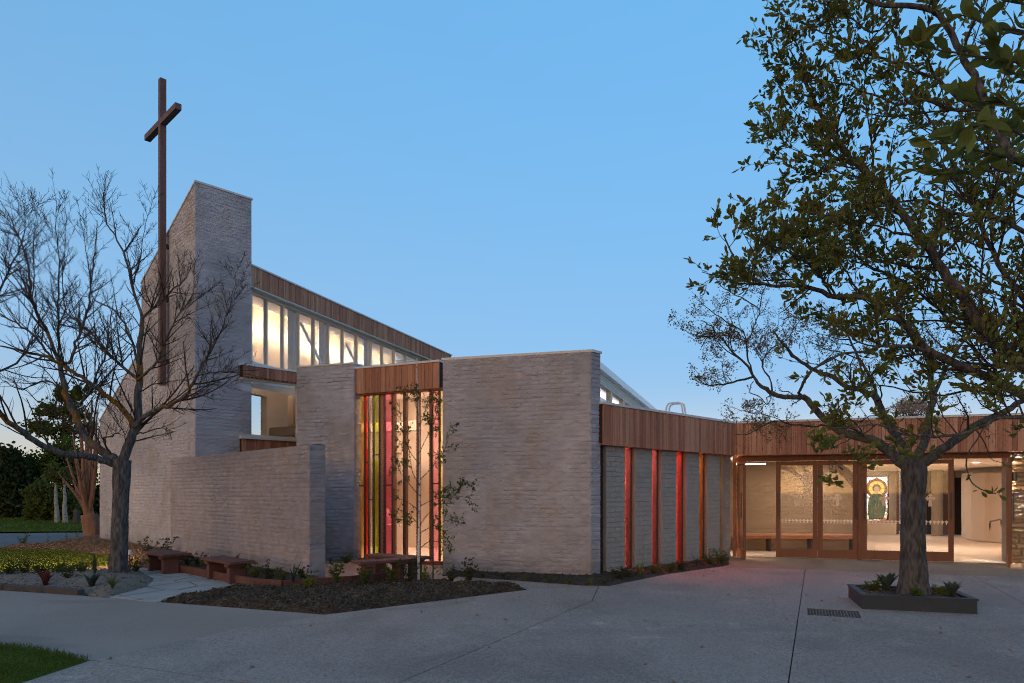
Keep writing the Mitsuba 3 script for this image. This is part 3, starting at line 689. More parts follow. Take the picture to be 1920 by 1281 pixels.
put('wall_sheeting', cat([MW.box(-0.3, MW.len, zm - 0.42, zm - 0.161, -0.1, 0.03), MW.box(-0.3, MW.len, 3.27, 3.40, -0.1, 0.03)] + [MW.box(-0.3, MW.len, zm - 0.42 + 0.06 * q, zm - 0.385 + 0.06 * q, 0.03, 0.045) for q in range(4)]), 'cream_frame', mo)
for a, b in ((0.0, 1.55), (1.75, 3.3), (3.5, 5.0), (5.2, 6.7), (6.9, 8.4)):
    put('pane', (MW.at([a, b, b, a], [3.40, 3.40, zm - 0.42, zm - 0.42], -0.03), np.array([[0, 1, 2], [0, 2, 3]])), 'clear_glass', mo)
    put('post', MW.box(b, b + 0.2, 3.40, zm - 0.42, -0.1, 0.03), 'cream_frame', mo)
put('lining', cat([MW.box(-0.3, MW.len, 3.3, zm - 0.02, -1.9, -1.8), MW.box(MW.len - 0.1, MW.len, 3.3, zm - 0.02, -1.8, -0.1), MW.box(-0.4, -0.3, 3.3, zm - 0.02, -1.8, 0.0)]), 'inner_cream', mo)
put('roof_sheeting', MW.box(-0.4, MW.len + 0.05, zm - 0.018, zm + 0.012, -1.95, -0.001), 'roof_sheet', mo)
scene[key_for(mo + '__strip_light')] = glow(MW.box(0.3, MW.len - 0.3, zm - 0.10, zm - 0.06, -0.9, -0.8), PEACH, 3)

# ================================================================== GROUND
def gpoly(pts): return Polygon([tuple(GP(u, v)) for u, v in pts]).buffer(0)
path_p = gpoly([(-500, 1101), (0, 1107), (155, 1117), (200, 1121), (290, 1131), (300, 1129), (615, 1153), (430, 1182), (172, 1238), (60, 1214), (0, 1210), (-500, 1200)])
edge = [(-30.0, -10.0), (-4.9, -10), (-4.6, 2.0), tuple(GP(40, 1281)), tuple(GP(172, 1238))]
lawn_p = Polygon(edge + [tuple(GP(60, 1214)), tuple(GP(0, 1210)), tuple(GP(-500, 1200)), (-30, 5.2)]).buffer(0)
mulch_p = gpoly([(300, 1129), (615, 1152), (820, 1127), (988, 1106), (950, 1097), (872, 1098), (800, 1094), (720, 1096), (662, 1097), (530, 1107), (480, 1104), (440, 1103), (395, 1113)])
warm_p = gpoly([(604, 1096), (604, 1050), (668, 1048), (832, 1062), (834, 1078), (880, 1087), (870, 1097.5), (800, 1093.5), (720, 1095.5), (662, 1096.5)])
strip_p = gpoly([(835, 1064), (1112, 1080), (1125, 1074), (1368, 1042), (1369, 1060), (1250, 1077), (1142, 1099), (1090, 1098), (940, 1087), (836, 1080)])
flag_p = gpoly([(200, 1121), (290, 1131), (395, 1113), (476, 1101), (330, 1071), (255, 1064), (262, 1074), (288, 1086), (272, 1102)])
bed_p = Polygon([tuple(GP(255, 1062.5)), tuple(GP(330, 1072)), tuple(GP(480, 1101.5)), tuple(GP(530, 1105)), tuple(GP(660, 1095.5)), tuple(on_r(640, 6.35)), tuple(on_r(300, 6.35))]).buffer(0)
sand_p = gpoly([(-500, 1071), (0, 1083), (200, 1071), (258, 1067), (288, 1086), (272, 1102), (200, 1120.5), (155, 1113), (0, 1101), (-500, 1094)])
lawn2_p = gpoly([(-500, 1062), (0, 1077), (120, 1072), (205, 1066), (205, 1046), (120, 1034), (0, 1033), (-500, 1033)])
litter_p = gpoly([(-40, 1032.6), (70, 1024.5), (165, 1008), (190, 1004), (420, 1040), (330, 1066), (258, 1063), (206, 1066), (206, 1045.6), (120, 1033.6), (0, 1032.7)])
border_p = gpoly([(-500, 1062.5), (0, 1077.5), (120, 1072.5), (205, 1066.5), (258, 1063), (258, 1067), (200, 1071), (0, 1083), (-500, 1071)])
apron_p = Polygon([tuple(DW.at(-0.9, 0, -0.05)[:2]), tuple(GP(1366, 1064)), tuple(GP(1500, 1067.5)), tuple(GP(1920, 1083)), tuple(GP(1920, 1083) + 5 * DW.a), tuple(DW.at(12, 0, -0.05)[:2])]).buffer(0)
road_p = gpoly([(-1200, 1040), (-40, 1032), (70, 1023.5), (165, 1007), (200, 998), (0, 999.5), (-1200, 1001)])
far_lawn_p = Polygon([tuple(GP(-1500, 1001)), tuple(GP(0, 999)), tuple(GP(260, 996.5)), (-12, 60), (-90, 60)]).buffer(0)

put('ground', flat(sbox(-500, -60, 500, 900), -0.03), 'ground_earth', kind='structure')
con = Polygon([(-4.9, -10), (-4.6, 2.0), tuple(GP(40, 1281)), tuple(GP(172, 1238)), tuple(GP(430, 1182)), tuple(GP(615, 1152)), (-6, 17), (30, 25), (30, -10)]).buffer(0)
beds = unary_union([mulch_p, warm_p, strip_p, flag_p, bed_p, path_p.buffer(0.006)])
grate_c = [GP(1513, 1140.3), GP(1609, 1146), GP(1611, 1158.8), GP(1509, 1153)]
ga = W(grate_c[0], grate_c[1]); gl = ga.len; gd = 0.5 * (np.linalg.norm(grate_c[3] - grate_c[0]) + np.linalg.norm(grate_c[2] - grate_c[1]))
grate_p = Polygon([tuple(ga.at(s, 0, d)[:2]) for s, d in ((0, 0), (gl, 0), (gl, gd), (0, gd))])
con = con.difference(beds).difference(apron_p.buffer(0.006)).difference(grate_p)


def ext(a, b, e0=0, e1=0):
    a, b = np.array(a), np.array(b); d = (b - a) / np.linalg.norm(b - a); return LineString([tuple(a - d * e0), tuple(b + d * e1)])
joints = [ext(GP(172, 1238), GP(460, 1281), 0.3, 6), ext(GP(1110, 1127), GP(745, 1281), 0.4, 6), ext(GP(1510, 1067), GP(1478, 1281), 0.3, 9), ext(GP(1825, 1080), GP(1925, 1135), 0.3, 9), ext(GP(1110, 1127), GP(1125, 1094), 0, 0.4)]
con = con.difference(unary_union([j.buffer(0.006) for j in joints]))
fc = thing('forecourt', kind='structure')
for q in sorted(getattr(con, 'geoms', [con]), key=lambda q: -q.area):
    if q.area > 0.01: put('slab', slabm(q, -0.06, 0.0), 'aggregate_concrete', fc)
put('path', slabm(path_p, -0.06, -0.001), 'path_concrete', kind='structure')
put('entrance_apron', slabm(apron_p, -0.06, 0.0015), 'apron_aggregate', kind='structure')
put('road', flat(road_p, -0.012), 'road_asphalt', kind='structure')
put('paving', slabm(warm_p.buffer(-0.003), -0.06, -0.002), 'warm_paving', kind='structure')


def terrain(poly, step, zf, seed=0):
    r = np.random.default_rng(seed); x0, y0, x1, y1 = poly.bounds
    gx, gy = np.meshgrid(np.arange(x0, x1, step), np.arange(y0, y1, step)); p = np.column_stack([gx.ravel(), gy.ravel()]) + r.uniform(-.3, .3, (gx.size, 2)) * step
    import shapely
    p = p[shapely.contains_xy(poly.buffer(-step * 0.4), p[:, 0], p[:, 1])]
    b = np.array([poly.exterior.interpolate(t).coords[0] for t in np.arange(0, poly.exterior.length, step)] + list(poly.exterior.coords)[:-1])
    p = np.vstack([p, b])
    from scipy.spatial import Delaunay
    f = Delaunay(p).simplices; c = p[f].mean(1); f = f[shapely.contains_xy(poly.buffer(0.002), c[:, 0], c[:, 1])]
    dist = shapely.distance(shapely.points(p), poly.exterior)
    z = zf(p, dist); v = np.column_stack([p, z])
    n = np.cross(v[f[:, 1]] - v[f[:, 0]], v[f[:, 2]] - v[f[:, 0]])[:, 2]
    return v, np.where((n < 0)[:, None], f[:, ::-1], f)


def mound(h, amp, fr, base=0.0, w=0.35):
    def zf(p, d):
        q = np.column_stack([p * fr, np.zeros(len(p))]); t = np.clip(d / w, 0, 1)
        return base - 0.02 * (1 - np.clip(d / 0.05, 0, 1)) + h * t * (2 - t) + amp * (meshkit.fbm(q, 3, 5) - 0.4) * np.clip(d / 0.1, 0, 1)
    return zf
put('mulch_bed', terrain(mulch_p, 0.05, mound(0.07, 0.10, 4.0), 1), 'mulch_soil', smooth=True, kind='structure')
put('soil_strip', terrain(strip_p, 0.06, mound(0.04, 0.05, 5.0, w=0.2), 2), 'mulch_soil', smooth=True, kind='structure')
put('garden_soil', terrain(bed_p.buffer(-0.012), 0.08, lambda p, d: 0.115 + 0.05 * (meshkit.fbm(np.column_stack([p * 4, p[:, :1] * 0]), 3, 3) - .4), 3), 'mulch_soil', smooth=True, kind='structure')
put('sand_bed', terrain(sand_p, 0.09, mound(0.10, 0.05, 2.5, w=0.8), 4), 'sand_gravel', smooth=True, kind='structure')
put('soil_border', terrain(border_p, 0.07, mound(0.06, 0.10, 4, w=0.2), 5), 'mulch_soil', smooth=True, kind='structure')
put('leaf_litter_bed', terrain(litter_p, 0.15, mound(0.12, 0.10, 1.5, w=0.8), 6), 'litter', smooth=True, kind='structure')
put('lawn', terrain(lawn_p.intersection(sbox(-12, -10, 0, 12)), 0.15, mound(0.02, 0.02, 2.0, -0.002), 7), 'lawn_base', smooth=True, kind='structure')
put('lawn', terrain(lawn2_p, 0.2, mound(0.03, 0.03, 1.0, -0.002), 8), 'lawn_base', smooth=True, kind='structure')
put('lawn', flat(far_lawn_p, 0.03), 'lawn_base', kind='structure')
# crazy paving
fl = thing('stone_paving', kind='structure')
put('bedding', flat(flag_p, -0.022), 'mulch_soil', fl)
from scipy.spatial import Voronoi
_r = np.random.default_rng(5); x0, y0, x1, y1 = flag_p.bounds
_pts = []
while len(_pts) < 70:
    q = _r.uniform([x0 - .5, y0 - .5], [x1 + .5, y1 + .5])
    if all(np.hypot(*(q - o)) > 0.40 for o in _pts) or len(_pts) == 0: _pts.append(q)
    elif _r.random() < 0.002: _pts.append(q)
vo = Voronoi(np.array(_pts))
for reg in vo.point_region:
    rg = vo.regions[reg]
    if -1 in rg or len(rg) < 3: continue
    q = Polygon(vo.vertices[rg]).intersection(flag_p)
    if q.is_empty or q.geom_type != 'Polygon' or q.area < 0.02: continue
    q = q.buffer(-0.03).buffer(0.015)
    if q.is_empty or q.geom_type != 'Polygon': continue
    put('flagstone', slabm(q.simplify(0.012), -0.03, 0.001 + _r.uniform(0, 0.014)), 'flagstone_slate', fl)
# kerb of dark stones before the sand bed
kb = thing('kerb', kind='structure')
kp = [GP(u, v) for u, v in ((-500, 1097), (0, 1104), (80, 1109), (152, 1116))]
kl = LineString([tuple(p) for p in kp])
s = 0.0
while s < kl.length - 0.05:
    e = min(s + _r.uniform(0.75, 1.0), kl.length); a, b = np.array(kl.interpolate(s + .006).coords[0]), np.array(kl.interpolate(e - .006).coords[0]); d = (b - a) / np.linalg.norm(b - a)
    put('kerb_stone', xf(cbox(0, np.linalg.norm(b - a), -0.05, 0.07, -0.05, 0.085 + _r.uniform(-.008, .008), 0.012), math.atan2(d[1], d[0]), (*a, 0)), 'kerb_stone', kb); s = e
# steel-coloured edging of the raised bed
ge = thing('garden_edging', 'rust red timber edging around the raised bed before the low wall', 'edging')
ep = [GP(255, 1062.5), GP(330, 1072), GP(480, 1101.5), GP(530, 1105), GP(660, 1095.5), GP(660, 1095.5) + 0.85 * R]
for a, b in zip(ep[:-1], ep[1:]):
    d = b - a; ln = np.linalg.norm(d); put('edge_board', xf(abox(0.002, ln - 0.002, -0.03, 0.012, -0.05, 0.15), math.atan2(d[1], d[0]), (*a, 0)), 'bench_timber', ge)


def scatter(poly, n, seed):
    r = np.random.default_rng(seed); import shapely
    x0, y0, x1, y1 = poly.bounds; p = r.uniform([x0, y0], [x1, y1], (n * 4, 2)); return p[shapely.contains_xy(poly, p[:, 0], p[:, 1])][:n]


def straws(p, z, lmin, lmax, w, seed, tilt=0.35):
    r = np.random.default_rng(seed); n = len(p); a = r.uniform(0, 2 * np.pi, n); t = r.normal(0, tilt, n); ln = r.uniform(lmin, lmax, n) / 2
    d = np.column_stack([np.cos(a) * np.cos(t), np.sin(a) * np.cos(t), np.sin(t)]) * ln[:, None]; q = np.column_stack([-np.sin(a), np.cos(a), r.normal(0, .4, n)]) * w / 2
    c = np.column_stack([p, z]); v = np.stack([c - d - q, c - d + q, c + d + q * .6, c + d - q * .6, c + [0, 0, w * .5]], 1).reshape(-1, 3)
    i = np.arange(n)[:, None] * 5; f = np.concatenate([i + [0, 1, 4], i + [1, 2, 4], i + [2, 3, 4], i + [3, 0, 4]]); return v, f


def zmulch(p, poly, zf):
    import shapely; return zf(p, shapely.distance(shapely.points(p), poly.exterior))
p = scatter(mulch_p, 5200, 21); put('mulch_straw', straws(p, zmulch(p, mulch_p, mound(0.07, 0.10, 4.0)) + 0.006, 0.04, 0.17, 0.007, 1), 'straw', kind='stuff')
p = scatter(mulch_p, 6000, 22); put('mulch_chips', straws(p, zmulch(p, mulch_p, mound(0.07, 0.10, 4.0)) + 0.008, 0.03, 0.09, 0.022, 2, 0.6), 'chip', kind='stuff')
p = scatter(strip_p, 1500, 23); put('mulch_chips', straws(p, zmulch(p, strip_p, mound(0.04, 0.05, 5.0, w=0.2)) + 0.008, 0.03, 0.10, 0.016, 3, 0.6), 'chip', kind='stuff')
p = scatter(sand_p, 1500, 24); put('gravel_pebbles', straws(p, zmulch(p, sand_p, mound(0.10, 0.05, 2.5, w=0.8)) + 0.004, 0.02, 0.05, 0.03, 4, 0.2), 'pebble', kind='stuff')
p = scatter(con.intersection(sbox(-4, 4, 9, 17)), 80, 27); put('blown_leaves', straws(p, np.full(len(p), 0.006), 0.03, 0.07, 0.03, 8, 0.2), 'leaf_dry', kind='stuff')
p = scatter(litter_p, 3000, 25); put('fallen_leaves', straws(p, zmulch(p, litter_p, mound(0.12, 0.10, 1.5, w=0.8)) + 0.01, 0.05, 0.14, 0.04, 5, 0.5), 'leaf_dry', kind='stuff')


def grass(p, z, hmin, hmax, w, seed, lean=0.5):
    r = np.random.default_rng(seed); n = len(p); a = r.uniform(0, 2 * np.pi, n); h = r.uniform(hmin, hmax, n)
    b = np.column_stack([p, z]); s = np.column_stack([np.cos(a), np.sin(a), a * 0]) * w / 2; ll = r.normal(0, lean, (n, 2)) * h[:, None]
    tip = b + np.column_stack([ll, h]); mid = b + np.column_stack([ll * 0.35, h * 0.6])
    v = np.stack([b - s, b + s, mid + s * .8, mid - s * .8, tip], 1).reshape(-1, 3); i = np.arange(n)[:, None] * 5
    return v, np.concatenate([i + [0, 1, 2], i + [0, 2, 3], i + [3, 2, 4]])
vis = lawn_p.intersection(sbox(-7.5, 4.5, -3, 8.5)); p = scatter(vis, 26000, 31); put('grass', grass(p, np.full(len(p), 0.012), 0.02, 0.055, 0.006, 1), 'grass_blade', kind='stuff')
p = scatter(lawn2_p.intersection(sbox(-16, 10, 0, 30)), 60000, 32); put('grass', grass(p, np.full(len(p), 0.03), 0.02, 0.042, 0.010, 2), 'grass_lit', kind='stuff')
p = scatter(far_lawn_p.intersection(sbox(-45, 20, -10, 45)), 14000, 33); put('grass', grass(p, np.full(len(p), 0.03), 0.05, 0.12, 0.05, 3), 'grass_blade', kind='stuff')

# ================================================================== LOW WALL, CROSS, LAMPS
lw = W(on_r(320, 6.3), on_r(580, 6.3))
zl0, zl1 = lw.z_uv(320, 861), lw.z_uv(580, 833.5)
lt = lambda s: zl0 + (zl1 - zl0) * s / lw.len
gw = thing('garden_wall', 'low freestanding wall of painted brick before the tower', 'wall')
put('core', lw.prism([(0, -0.3), (lw.len, -0.3), (lw.len, zl1 - 0.004), (0, zl0 - 0.004)], -0.32, -0.004), 'mauve_brick', gw)
lay(gw, 'brick', bricks(lw, 0, lw.len, 0.06, lt, seed=7, jit=0.0045, cham=0.018, wave=0.010), 'mauve_brick', 300)
put('end_brickwork', cat([b[0] for b in bricks(lw.ret(lw.len, 0.32), 0, 0.32, 0.06, lambda s: zl1, seed=8)]), 'mauve_brick', gw, kind='stuff')
n_ = 30; ss = np.linspace(0, lw.len, n_); _d = np.array([0.004, -0.08, -0.24, -0.324])
cv = np.vstack([lw.at(ss, [lt(s) + (0.012 if 0 < k < 3 else -0.01) + 0.006 * math.sin(s * 9 + k) for s in ss], d) for k, d in enumerate(_d)])
put('coping', (cv, np.array([[k * n_ + i, k * n_ + i + 1, (k + 1) * n_ + i + 1] for k in range(3) for i in range(n_ - 1)] + [[k * n_ + i, (k + 1) * n_ + i + 1, (k + 1) * n_ + i] for k in range(3) for i in range(n_ - 1)])), 'mauve_brick', gw, True)

cp = tl.off(0.23); sc = cp.s_u(298.4)
cr = thing('cross', 'tall brown timber cross fixed to the tower wall and rising above it', 'cross')
zt_, zb_ = cp.z_uv(298.4, 147), cp.z_uv(298.4, 722)
za = zat(229, cp.Y_u(298.4)) 
put('post', cp.box(sc - 0.075, sc + 0.075, zb_, zt_, -0.15, 0.0), 'cross_timber', cr)
put('arm', cat([cp.box(sc - 1.12, sc - 0.0752, za - 0.075, za + 0.075, -0.15, 0.0), cp.box(sc + 0.0752, sc + 1.12, za - 0.075, za + 0.075, -0.15, 0.0)]), 'cross_timber', cr)
for z in (5.0, 6.6, 8.0): put('bracket', cp.box(sc - 0.03, sc + 0.03, z, z + 0.12, -0.232, -0.151), 'bronze_frame', cr)

# stone pier with the wall lamp, right end of the entrance
ST = W(P2(1893.5, 15.62), P2(1893.5, 15.62) + 3.0 * DW.a)
sp = thing('stone_pier', 'rough tan stone wall at the right end of the entrance', 'wall')
put('core', ST.box(0, 3.0, -0.3, zfa, -0.5, -0.03), 'joint', sp)
def c_stone(p, n, uv): return mix((0.24, 0.17, 0.10), (0.44, 0.34, 0.23), fbm(p.x * 3.3, p.y * 3.3, p.z * 5.1, 3))
bumped('rubble_stone', c_stone, lambda p, n, uv: 0.015 * fbm(p.x * 16, p.y * 16, p.z * 16, 3), 0.92, 0.15)
def rubble(w, s0, s1, z0, z1, seed):
    r = np.random.default_rng(seed); z = z0; out = []
    while z < z1 - 0.03:
        h = min(r.uniform(0.07, 0.16), z1 - z); s = s0
        while s < s1 - 0.03:
            ln = min(r.uniform(0.12, 0.36), s1 - s); g = 0.007
            a, b, c, d = s + g, s + ln - g, z + g + r.uniform(-.006, .006), z + h - g + r.uniform(-.006, .006); i = 0.022
            m1, m2 = (a + b) / 2 + r.uniform(-.03, .03), (c + d) / 2
            S = [a, b, b, a, a + i, b - i, b - i, a + i, m1]; Z = [c, c, d, d, c + i, c + i, d - i, d - i, m2]
            D = [-.03] * 4 + list(r.uniform(0.0, 0.045, 4)) + [r.uniform(0.02, 0.06)]
            v = w.at(S, Z, D); out.append((v, np.array([[4, 5, 8], [5, 6, 8], [6, 7, 8], [7, 4, 8], [0, 1, 5], [0, 5, 4], [1, 2, 6], [1, 6, 5], [2, 3, 7], [2, 7, 6], [3, 0, 4], [3, 4, 7]])))
            s += ln
        z += h
    return out
for m in rubble(ST, 0.0, 1.3, 0.0, zfa, 3): put('stone', m, 'rubble_stone', sp)
put('stone_field', cat(rubble(ST, 1.3, 3.0, 0.0, zfa, 4)), 'rubble_stone', sp, kind='stuff')
LP = SW.ret(SW.len, 0.7)
lp = key_for(church + '__wall')
put('core', cat([LP.box(-0.0, 0.7, -0.3, zfa, -0.4, -0.02)]), 'joint', lp)
put('stonework', cat(rubble(LP, 0.0, 0.7, 0.0, zfa, 6)), 'rubble_stone', lp, kind='stuff')


def sconce(w, s, z, label, up=60.0):
    k = thing('wall_lamp', label, 'lamp', 'up and down wall lamps beside the entrance')
    c = w.at(s, z, 0.12)
    put('body', trimesh.creation.cylinder(0.055, 0.20, transform=trimesh.transformations.translation_matrix(c), sections=18), 'handle_metal', k, 40)
    put('arm', w.box(s - 0.02, s + 0.02, z - 0.04, z + 0.04, 0.0, 0.085), 'handle_metal', k)
    for sg in (1, -1):
        q = c + np.array([0, 0, sg * 0.115]); v, f = disk(q[:2], 0.045, q[2])
        scene[key_for(k + '__lens')] = glow((v, f if sg < 0 else f[:, ::-1]), WARM, 26)
        scene[f'{k}_beam_{"up" if sg > 0 else "down"}'] = {'type': 'spot', 'to_world': T().look_at(origin=list(map(float, q + [0, 0, sg * 0.012])), target=list(map(float, q + [-.05 * w.n[0], -.05 * w.n[1], sg])), up=[1, 0, 0]),
            'intensity': {'type': 'rgb', 'value': [up * x * LAMP for x in WARM]}, 'cutoff_angle': 42, 'beam_width': 12}
sconce(ST, ST.s_u(1901.5, 0.12), 1.97, 'cylindrical up and down wall lamp on the tan stone pier', 16.0)
sconce(LP, 0.22, 1.86, 'cylindrical up and down wall lamp at the left end of the entrance', 14.0)
cam = thing('security_camera', 'small black dome camera under the timber soffit above the stone pier', 'camera')
cc = ST.at(ST.s_u(1898), zfa - 0.035, 0.10)
put('base', trimesh.creation.cylinder(0.06, 0.05, transform=trimesh.transformations.translation_matrix(cc), sections=18), 'black_plastic', cam, 40)
_m = trimesh.creation.icosphere(2, 0.05); _m.apply_translation(cc - [0, 0, 0.035]); put('dome', _m, 'black_plastic', cam, True)

# foyer objects
bn = thing('foyer_bench', 'long timber bench along the tan block wall inside the foyer', 'bench')
put('seat', FB.box(0.1, FB.len - 0.02, 0.43, 0.48, 0.06, 0.48), 'timber_3', bn)
put('rail', FB.box(0.1, FB.len - 0.02, 0.36, 0.425, 0.42, 0.46), 'timber_1', bn)
for s in np.linspace(0.3, FB.len - 0.3, 4): put('leg', FB.box(s - 0.03, s + 0.03, 0.01, 0.43, 0.1, 0.41), 'bronze_frame', bn)
pl = thing('plinth', 'pale curved plinth under the stained glass panel in the foyer', 'plinth')
PLW = W(BK.at(bs(1612), 0, 0.9)[:2], BK.at(bs(1664), 0, 0.9)[:2])
put('body', PLW.box(0, PLW.len, 0.005, 0.44, -0.5, 0), 'inner_cream', pl); put('top', PLW.box(-0.02, PLW.len + 0.02, 0.441, 0.465, -0.52, 0.02), 'white_wall', pl)
sg = thing('stained_glass_panel', 'backlit stained glass panel of a robed green figure with a golden halo', 'stained glass')
SGW = W(BK.at(bs(1619), 0, 0.35)[:2], BK.at(bs(1658), 0, 0.35)[:2]); wl = SGW.len
put('frame', cat([SGW.box(-0.04, 0, 0.47, 2.28, -0.03, 0.03), SGW.box(wl, wl + 0.04, 0.47, 2.28, -0.03, 0.03), SGW.box(0, wl, 2.24, 2.28, -0.03, 0.03), SGW.box(0, wl, 0.47, 0.50, -0.03, 0.03)]), 'door_timber', sg)


GC, LEADS = {}, []
def lit(shape, d, rgb, power=1.0, name='glass_piece'):
    rgb = tuple(round(min(1.0, c * power / 2.2), 2) for c in rgb)
    if rgb not in GC:
        GC[rgb] = f'panel_glass_{len(GC)}'
        scene[GC[rgb]] = {'type': 'thindielectric', 'int_ior': 1.3, 'specular_transmittance': {'type': 'rgb', 'value': list(rgb)}}
    for q in getattr(shape, 'geoms', [shape]):
        if q.is_empty or q.geom_type != 'Polygon' or q.area < 2e-4: continue
        v, f = flat(q, 0.0); put(name, (SGW.at(v[:, 0], v[:, 1], d), f), GC[rgb], sg); LEADS.append(q.exterior.coords)
cx_ = wl * 0.48
halo = Point(cx_, 1.78).buffer(0.36); robe = Polygon([(cx_ - .13, 1.58), (cx_ + .13, 1.58), (cx_ + .27, 1.38), (cx_ + .30, 0.9), (cx_ + .22, 0.62), (cx_ - .25, 0.62), (cx_ - .31, 0.9), (cx_ - .27, 1.38)])
mantle = unary_union([Polygon([(cx_ - .13, 1.58), (cx_ - .03, 1.55), (cx_ - .10, .62), (cx_ - .25, .62), (cx_ - .31, .9), (cx_ - .27, 1.38)]), Polygon([(cx_ + .13, 1.58), (cx_ + .03, 1.55), (cx_ + .10, .62), (cx_ + .22, .62), (cx_ + .30, .9), (cx_ + .27, 1.38)])])
head = affinity.scale(Point(cx_, 1.74).buffer(0.11), 0.85, 1.2); hair = affinity.scale(Point(cx_, 1.79).buffer(0.15), 1.0, 1.05).difference(head.buffer(0.004)).difference(sbox(cx_ - .2, 1.5, cx_ + .2, 1.68))
full = sbox(0, 0.5, wl, 2.24)
base = full.difference(unary_union([halo.buffer(.012), robe.buffer(.01)]))
rr = np.random.default_rng(3); cells = []
pts = rr.uniform([-.3, .2], [wl + .3, 2.5], (150, 2)); vo2 = Voronoi(pts)
for reg in vo2.point_region:
    rg = vo2.regions[reg]
    if -1 in rg or len(rg) < 3: continue
    q = Polygon(vo2.vertices[rg]).intersection(base).buffer(-0.009)
    if q.is_empty: continue
    yy = q.centroid.y; lit(q, 0.0, [(1.0, .95, .92), (.9, .92, 1.0), (.85, .8, .75), (.35, .28, .22), (.12, .10, .09)][rr.choice(5, p=[.4, .25, .15, .1, .1])] if yy > .75 else [(.35, .12, .05), (.10, .16, .06), (.6, .45, .3)][rr.integers(3)], 2.2, 'glass_piece')
for i in range(9):
    a0, a1 = i * 40, i * 40 + 38
    wedge = Polygon([(cx_, 1.78)] + [(cx_ + .5 * math.cos(math.radians(t)), 1.78 + .5 * math.sin(math.radians(t))) for t in np.linspace(a0, a1, 6)])
    lit(halo.difference(Point(cx_, 1.78).buffer(.30)).intersection(wedge).difference(robe), 0.0, (.45, .16, .05), 1.0)
    lit(Point(cx_, 1.78).buffer(.29).intersection(wedge).difference(unary_union([robe, head, hair])).buffer(-.004), 0.0, (1.0, .62, .16), 1.6)
lit(head, 0.002, (.85, .55, .33), 0.9); lit(hair, 0.002, (.35, .14, .05), 0.7)
pts = rr.uniform([-.3, .2], [wl + .3, 2.0], (230, 2)); vo3 = Voronoi(pts)
for reg in vo3.point_region:
    rg = vo3.regions[reg]
    if -1 in rg or len(rg) < 3: continue
    for part, cs in ((mantle, [(.10, .15, .05), (.07, .12, .06), (.20, .13, .05), (.12, .16, .05)]), (robe.difference(mantle), [(.32, .22, .07), (.24, .15, .06), (.14, .13, .05)])):
        lit(Polygon(vo3.vertices[rg]).intersection(part).buffer(-.005), 0.002, cs[rr.integers(len(cs))], 1.3)
lead = full.difference(unary_union([Polygon(q) for q in LEADS]).buffer(0.0005)) if LEADS else None
put('lead_came', cat([SGW.prism(q, -0.004, -0.001) for q in getattr(lead, 'geoms', [lead]) if q.area > 1e-5]), 'dark_backing', sg, kind='stuff')
scene[key_for(sg + '__light_box')] = glow(SGW.box(0.0, wl, 0.5, 2.24, -0.025, -0.01), (1, .93, .88), 0.62)
hr = thing('handrail', 'thin metal handrail loop standing inside the right end of the foyer', 'handrail')
q0, q1 = GP(1856, 1040), GP(1877, 1030)
put('rail', tube(smooth_path([[*q0, 0.005], [*q0, 0.80], [*(q0 * .96 + q1 * .04), 0.86], [*(q0 * .1 + q1 * .9), 0.86], [*q1, 0.80], [*q1, 0.005]], 30), 0.02, 8), 'handle_metal', hr)
cab = thing('cabinet', 'pale drawer cabinet behind the magenta glass strip', 'cabinet')
CW = W(P2(708, 17.6), P2(738, 17.4))
put('body', CW.box(0, CW.len, 0.03, 0.80, -0.4, 0), 'white_wall', cab)
for z in (0.08, 0.26, 0.44, 0.62): put('drawer', CW.box(0.02, CW.len - 0.02, z, z + 0.16, 0.002, 0.015), 'inner_cream', cab)
for u, Y, hh, rd in ((724, 17.7, 0.42, 0.15),):
    vs = thing('vase', 'round pale vase standing on the drawer cabinet', 'vase')
    t = np.linspace(0, 1, 14); prf = np.column_stack([rd * (0.45 + 0.55 * np.sin(np.pi * (0.12 + 0.78 * t)) ** 1.2) * (1 - 0.35 * t), 0.801 + hh * t]); prf[0, 0] = 0.0
    m = trimesh.creation.revolve(prf, sections=20); m.apply_translation([*P2(u, Y), 0]); put('body', m, 'white_wall', vs, 50)

# roof hoop ladder
rl = thing('roof_ladder', 'white tubular hoop handrails of a ladder on the roof edge', 'ladder')
for o in (0.0, 0.22):
    b0, b1 = P2(1249, 19.5) + o * np.array([0.6, 1.0]), P2(1283, 19.5) + o * np.array([0.6, 1.0])
    put('hoop', tube(smooth_path([[*b0, 3.27], [*b0, 3.95], [*(b0 * .95 + b1 * .05), 4.10], [*(b0 * .8 + b1 * .2), 4.17], [*(b0 * .22 + b1 * .78), 4.19], [*(b0 * .15 + b1 * .85), 4.12], [*b1, 3.27]], 30), 0.026, 8), 'white_steel', rl)

# ================================================================== BENCHES, PLANTER, GRATE
def bench(C, d, ln, wd, h, label, back, leg_w=0.30, z0=0.0):
    """C: front corner nearest the camera, d: direction of the long side, back: direction of the width"""
    k = thing('garden_bench', label, 'bench', 'red brown benches without backs in the garden')
    a = math.atan2(d[1], d[0]); bd = 1 if np.cross(d, back) > 0 else -1
    def M(x0, x1, y0, y1, z0_, z1_, c=0.006):
        ys = sorted((y0 * bd, y1 * bd)); return xf(cbox(x0, x1, ys[0], ys[1], z0_, z1_, c), a, (*C, z0))
    n = 3
    for i in range(n): put('seat_plank', M(0, ln, i * wd / n + 0.003, (i + 1) * wd / n - 0.003, h - 0.05, h), 'bench_timber', k)
    for x in (0.16, ln - 0.30): 
        put('leg', M(x, x + 0.10, wd * .12, wd * .12 + min(leg_w, wd * .76), 0.0, h - 0.112), 'bench_timber', k)
        put('bearer', M(x - 0.03, x + 0.13, wd * .04, wd * .96, h - 0.11, h - 0.052), 'bench_timber', k)
    return k
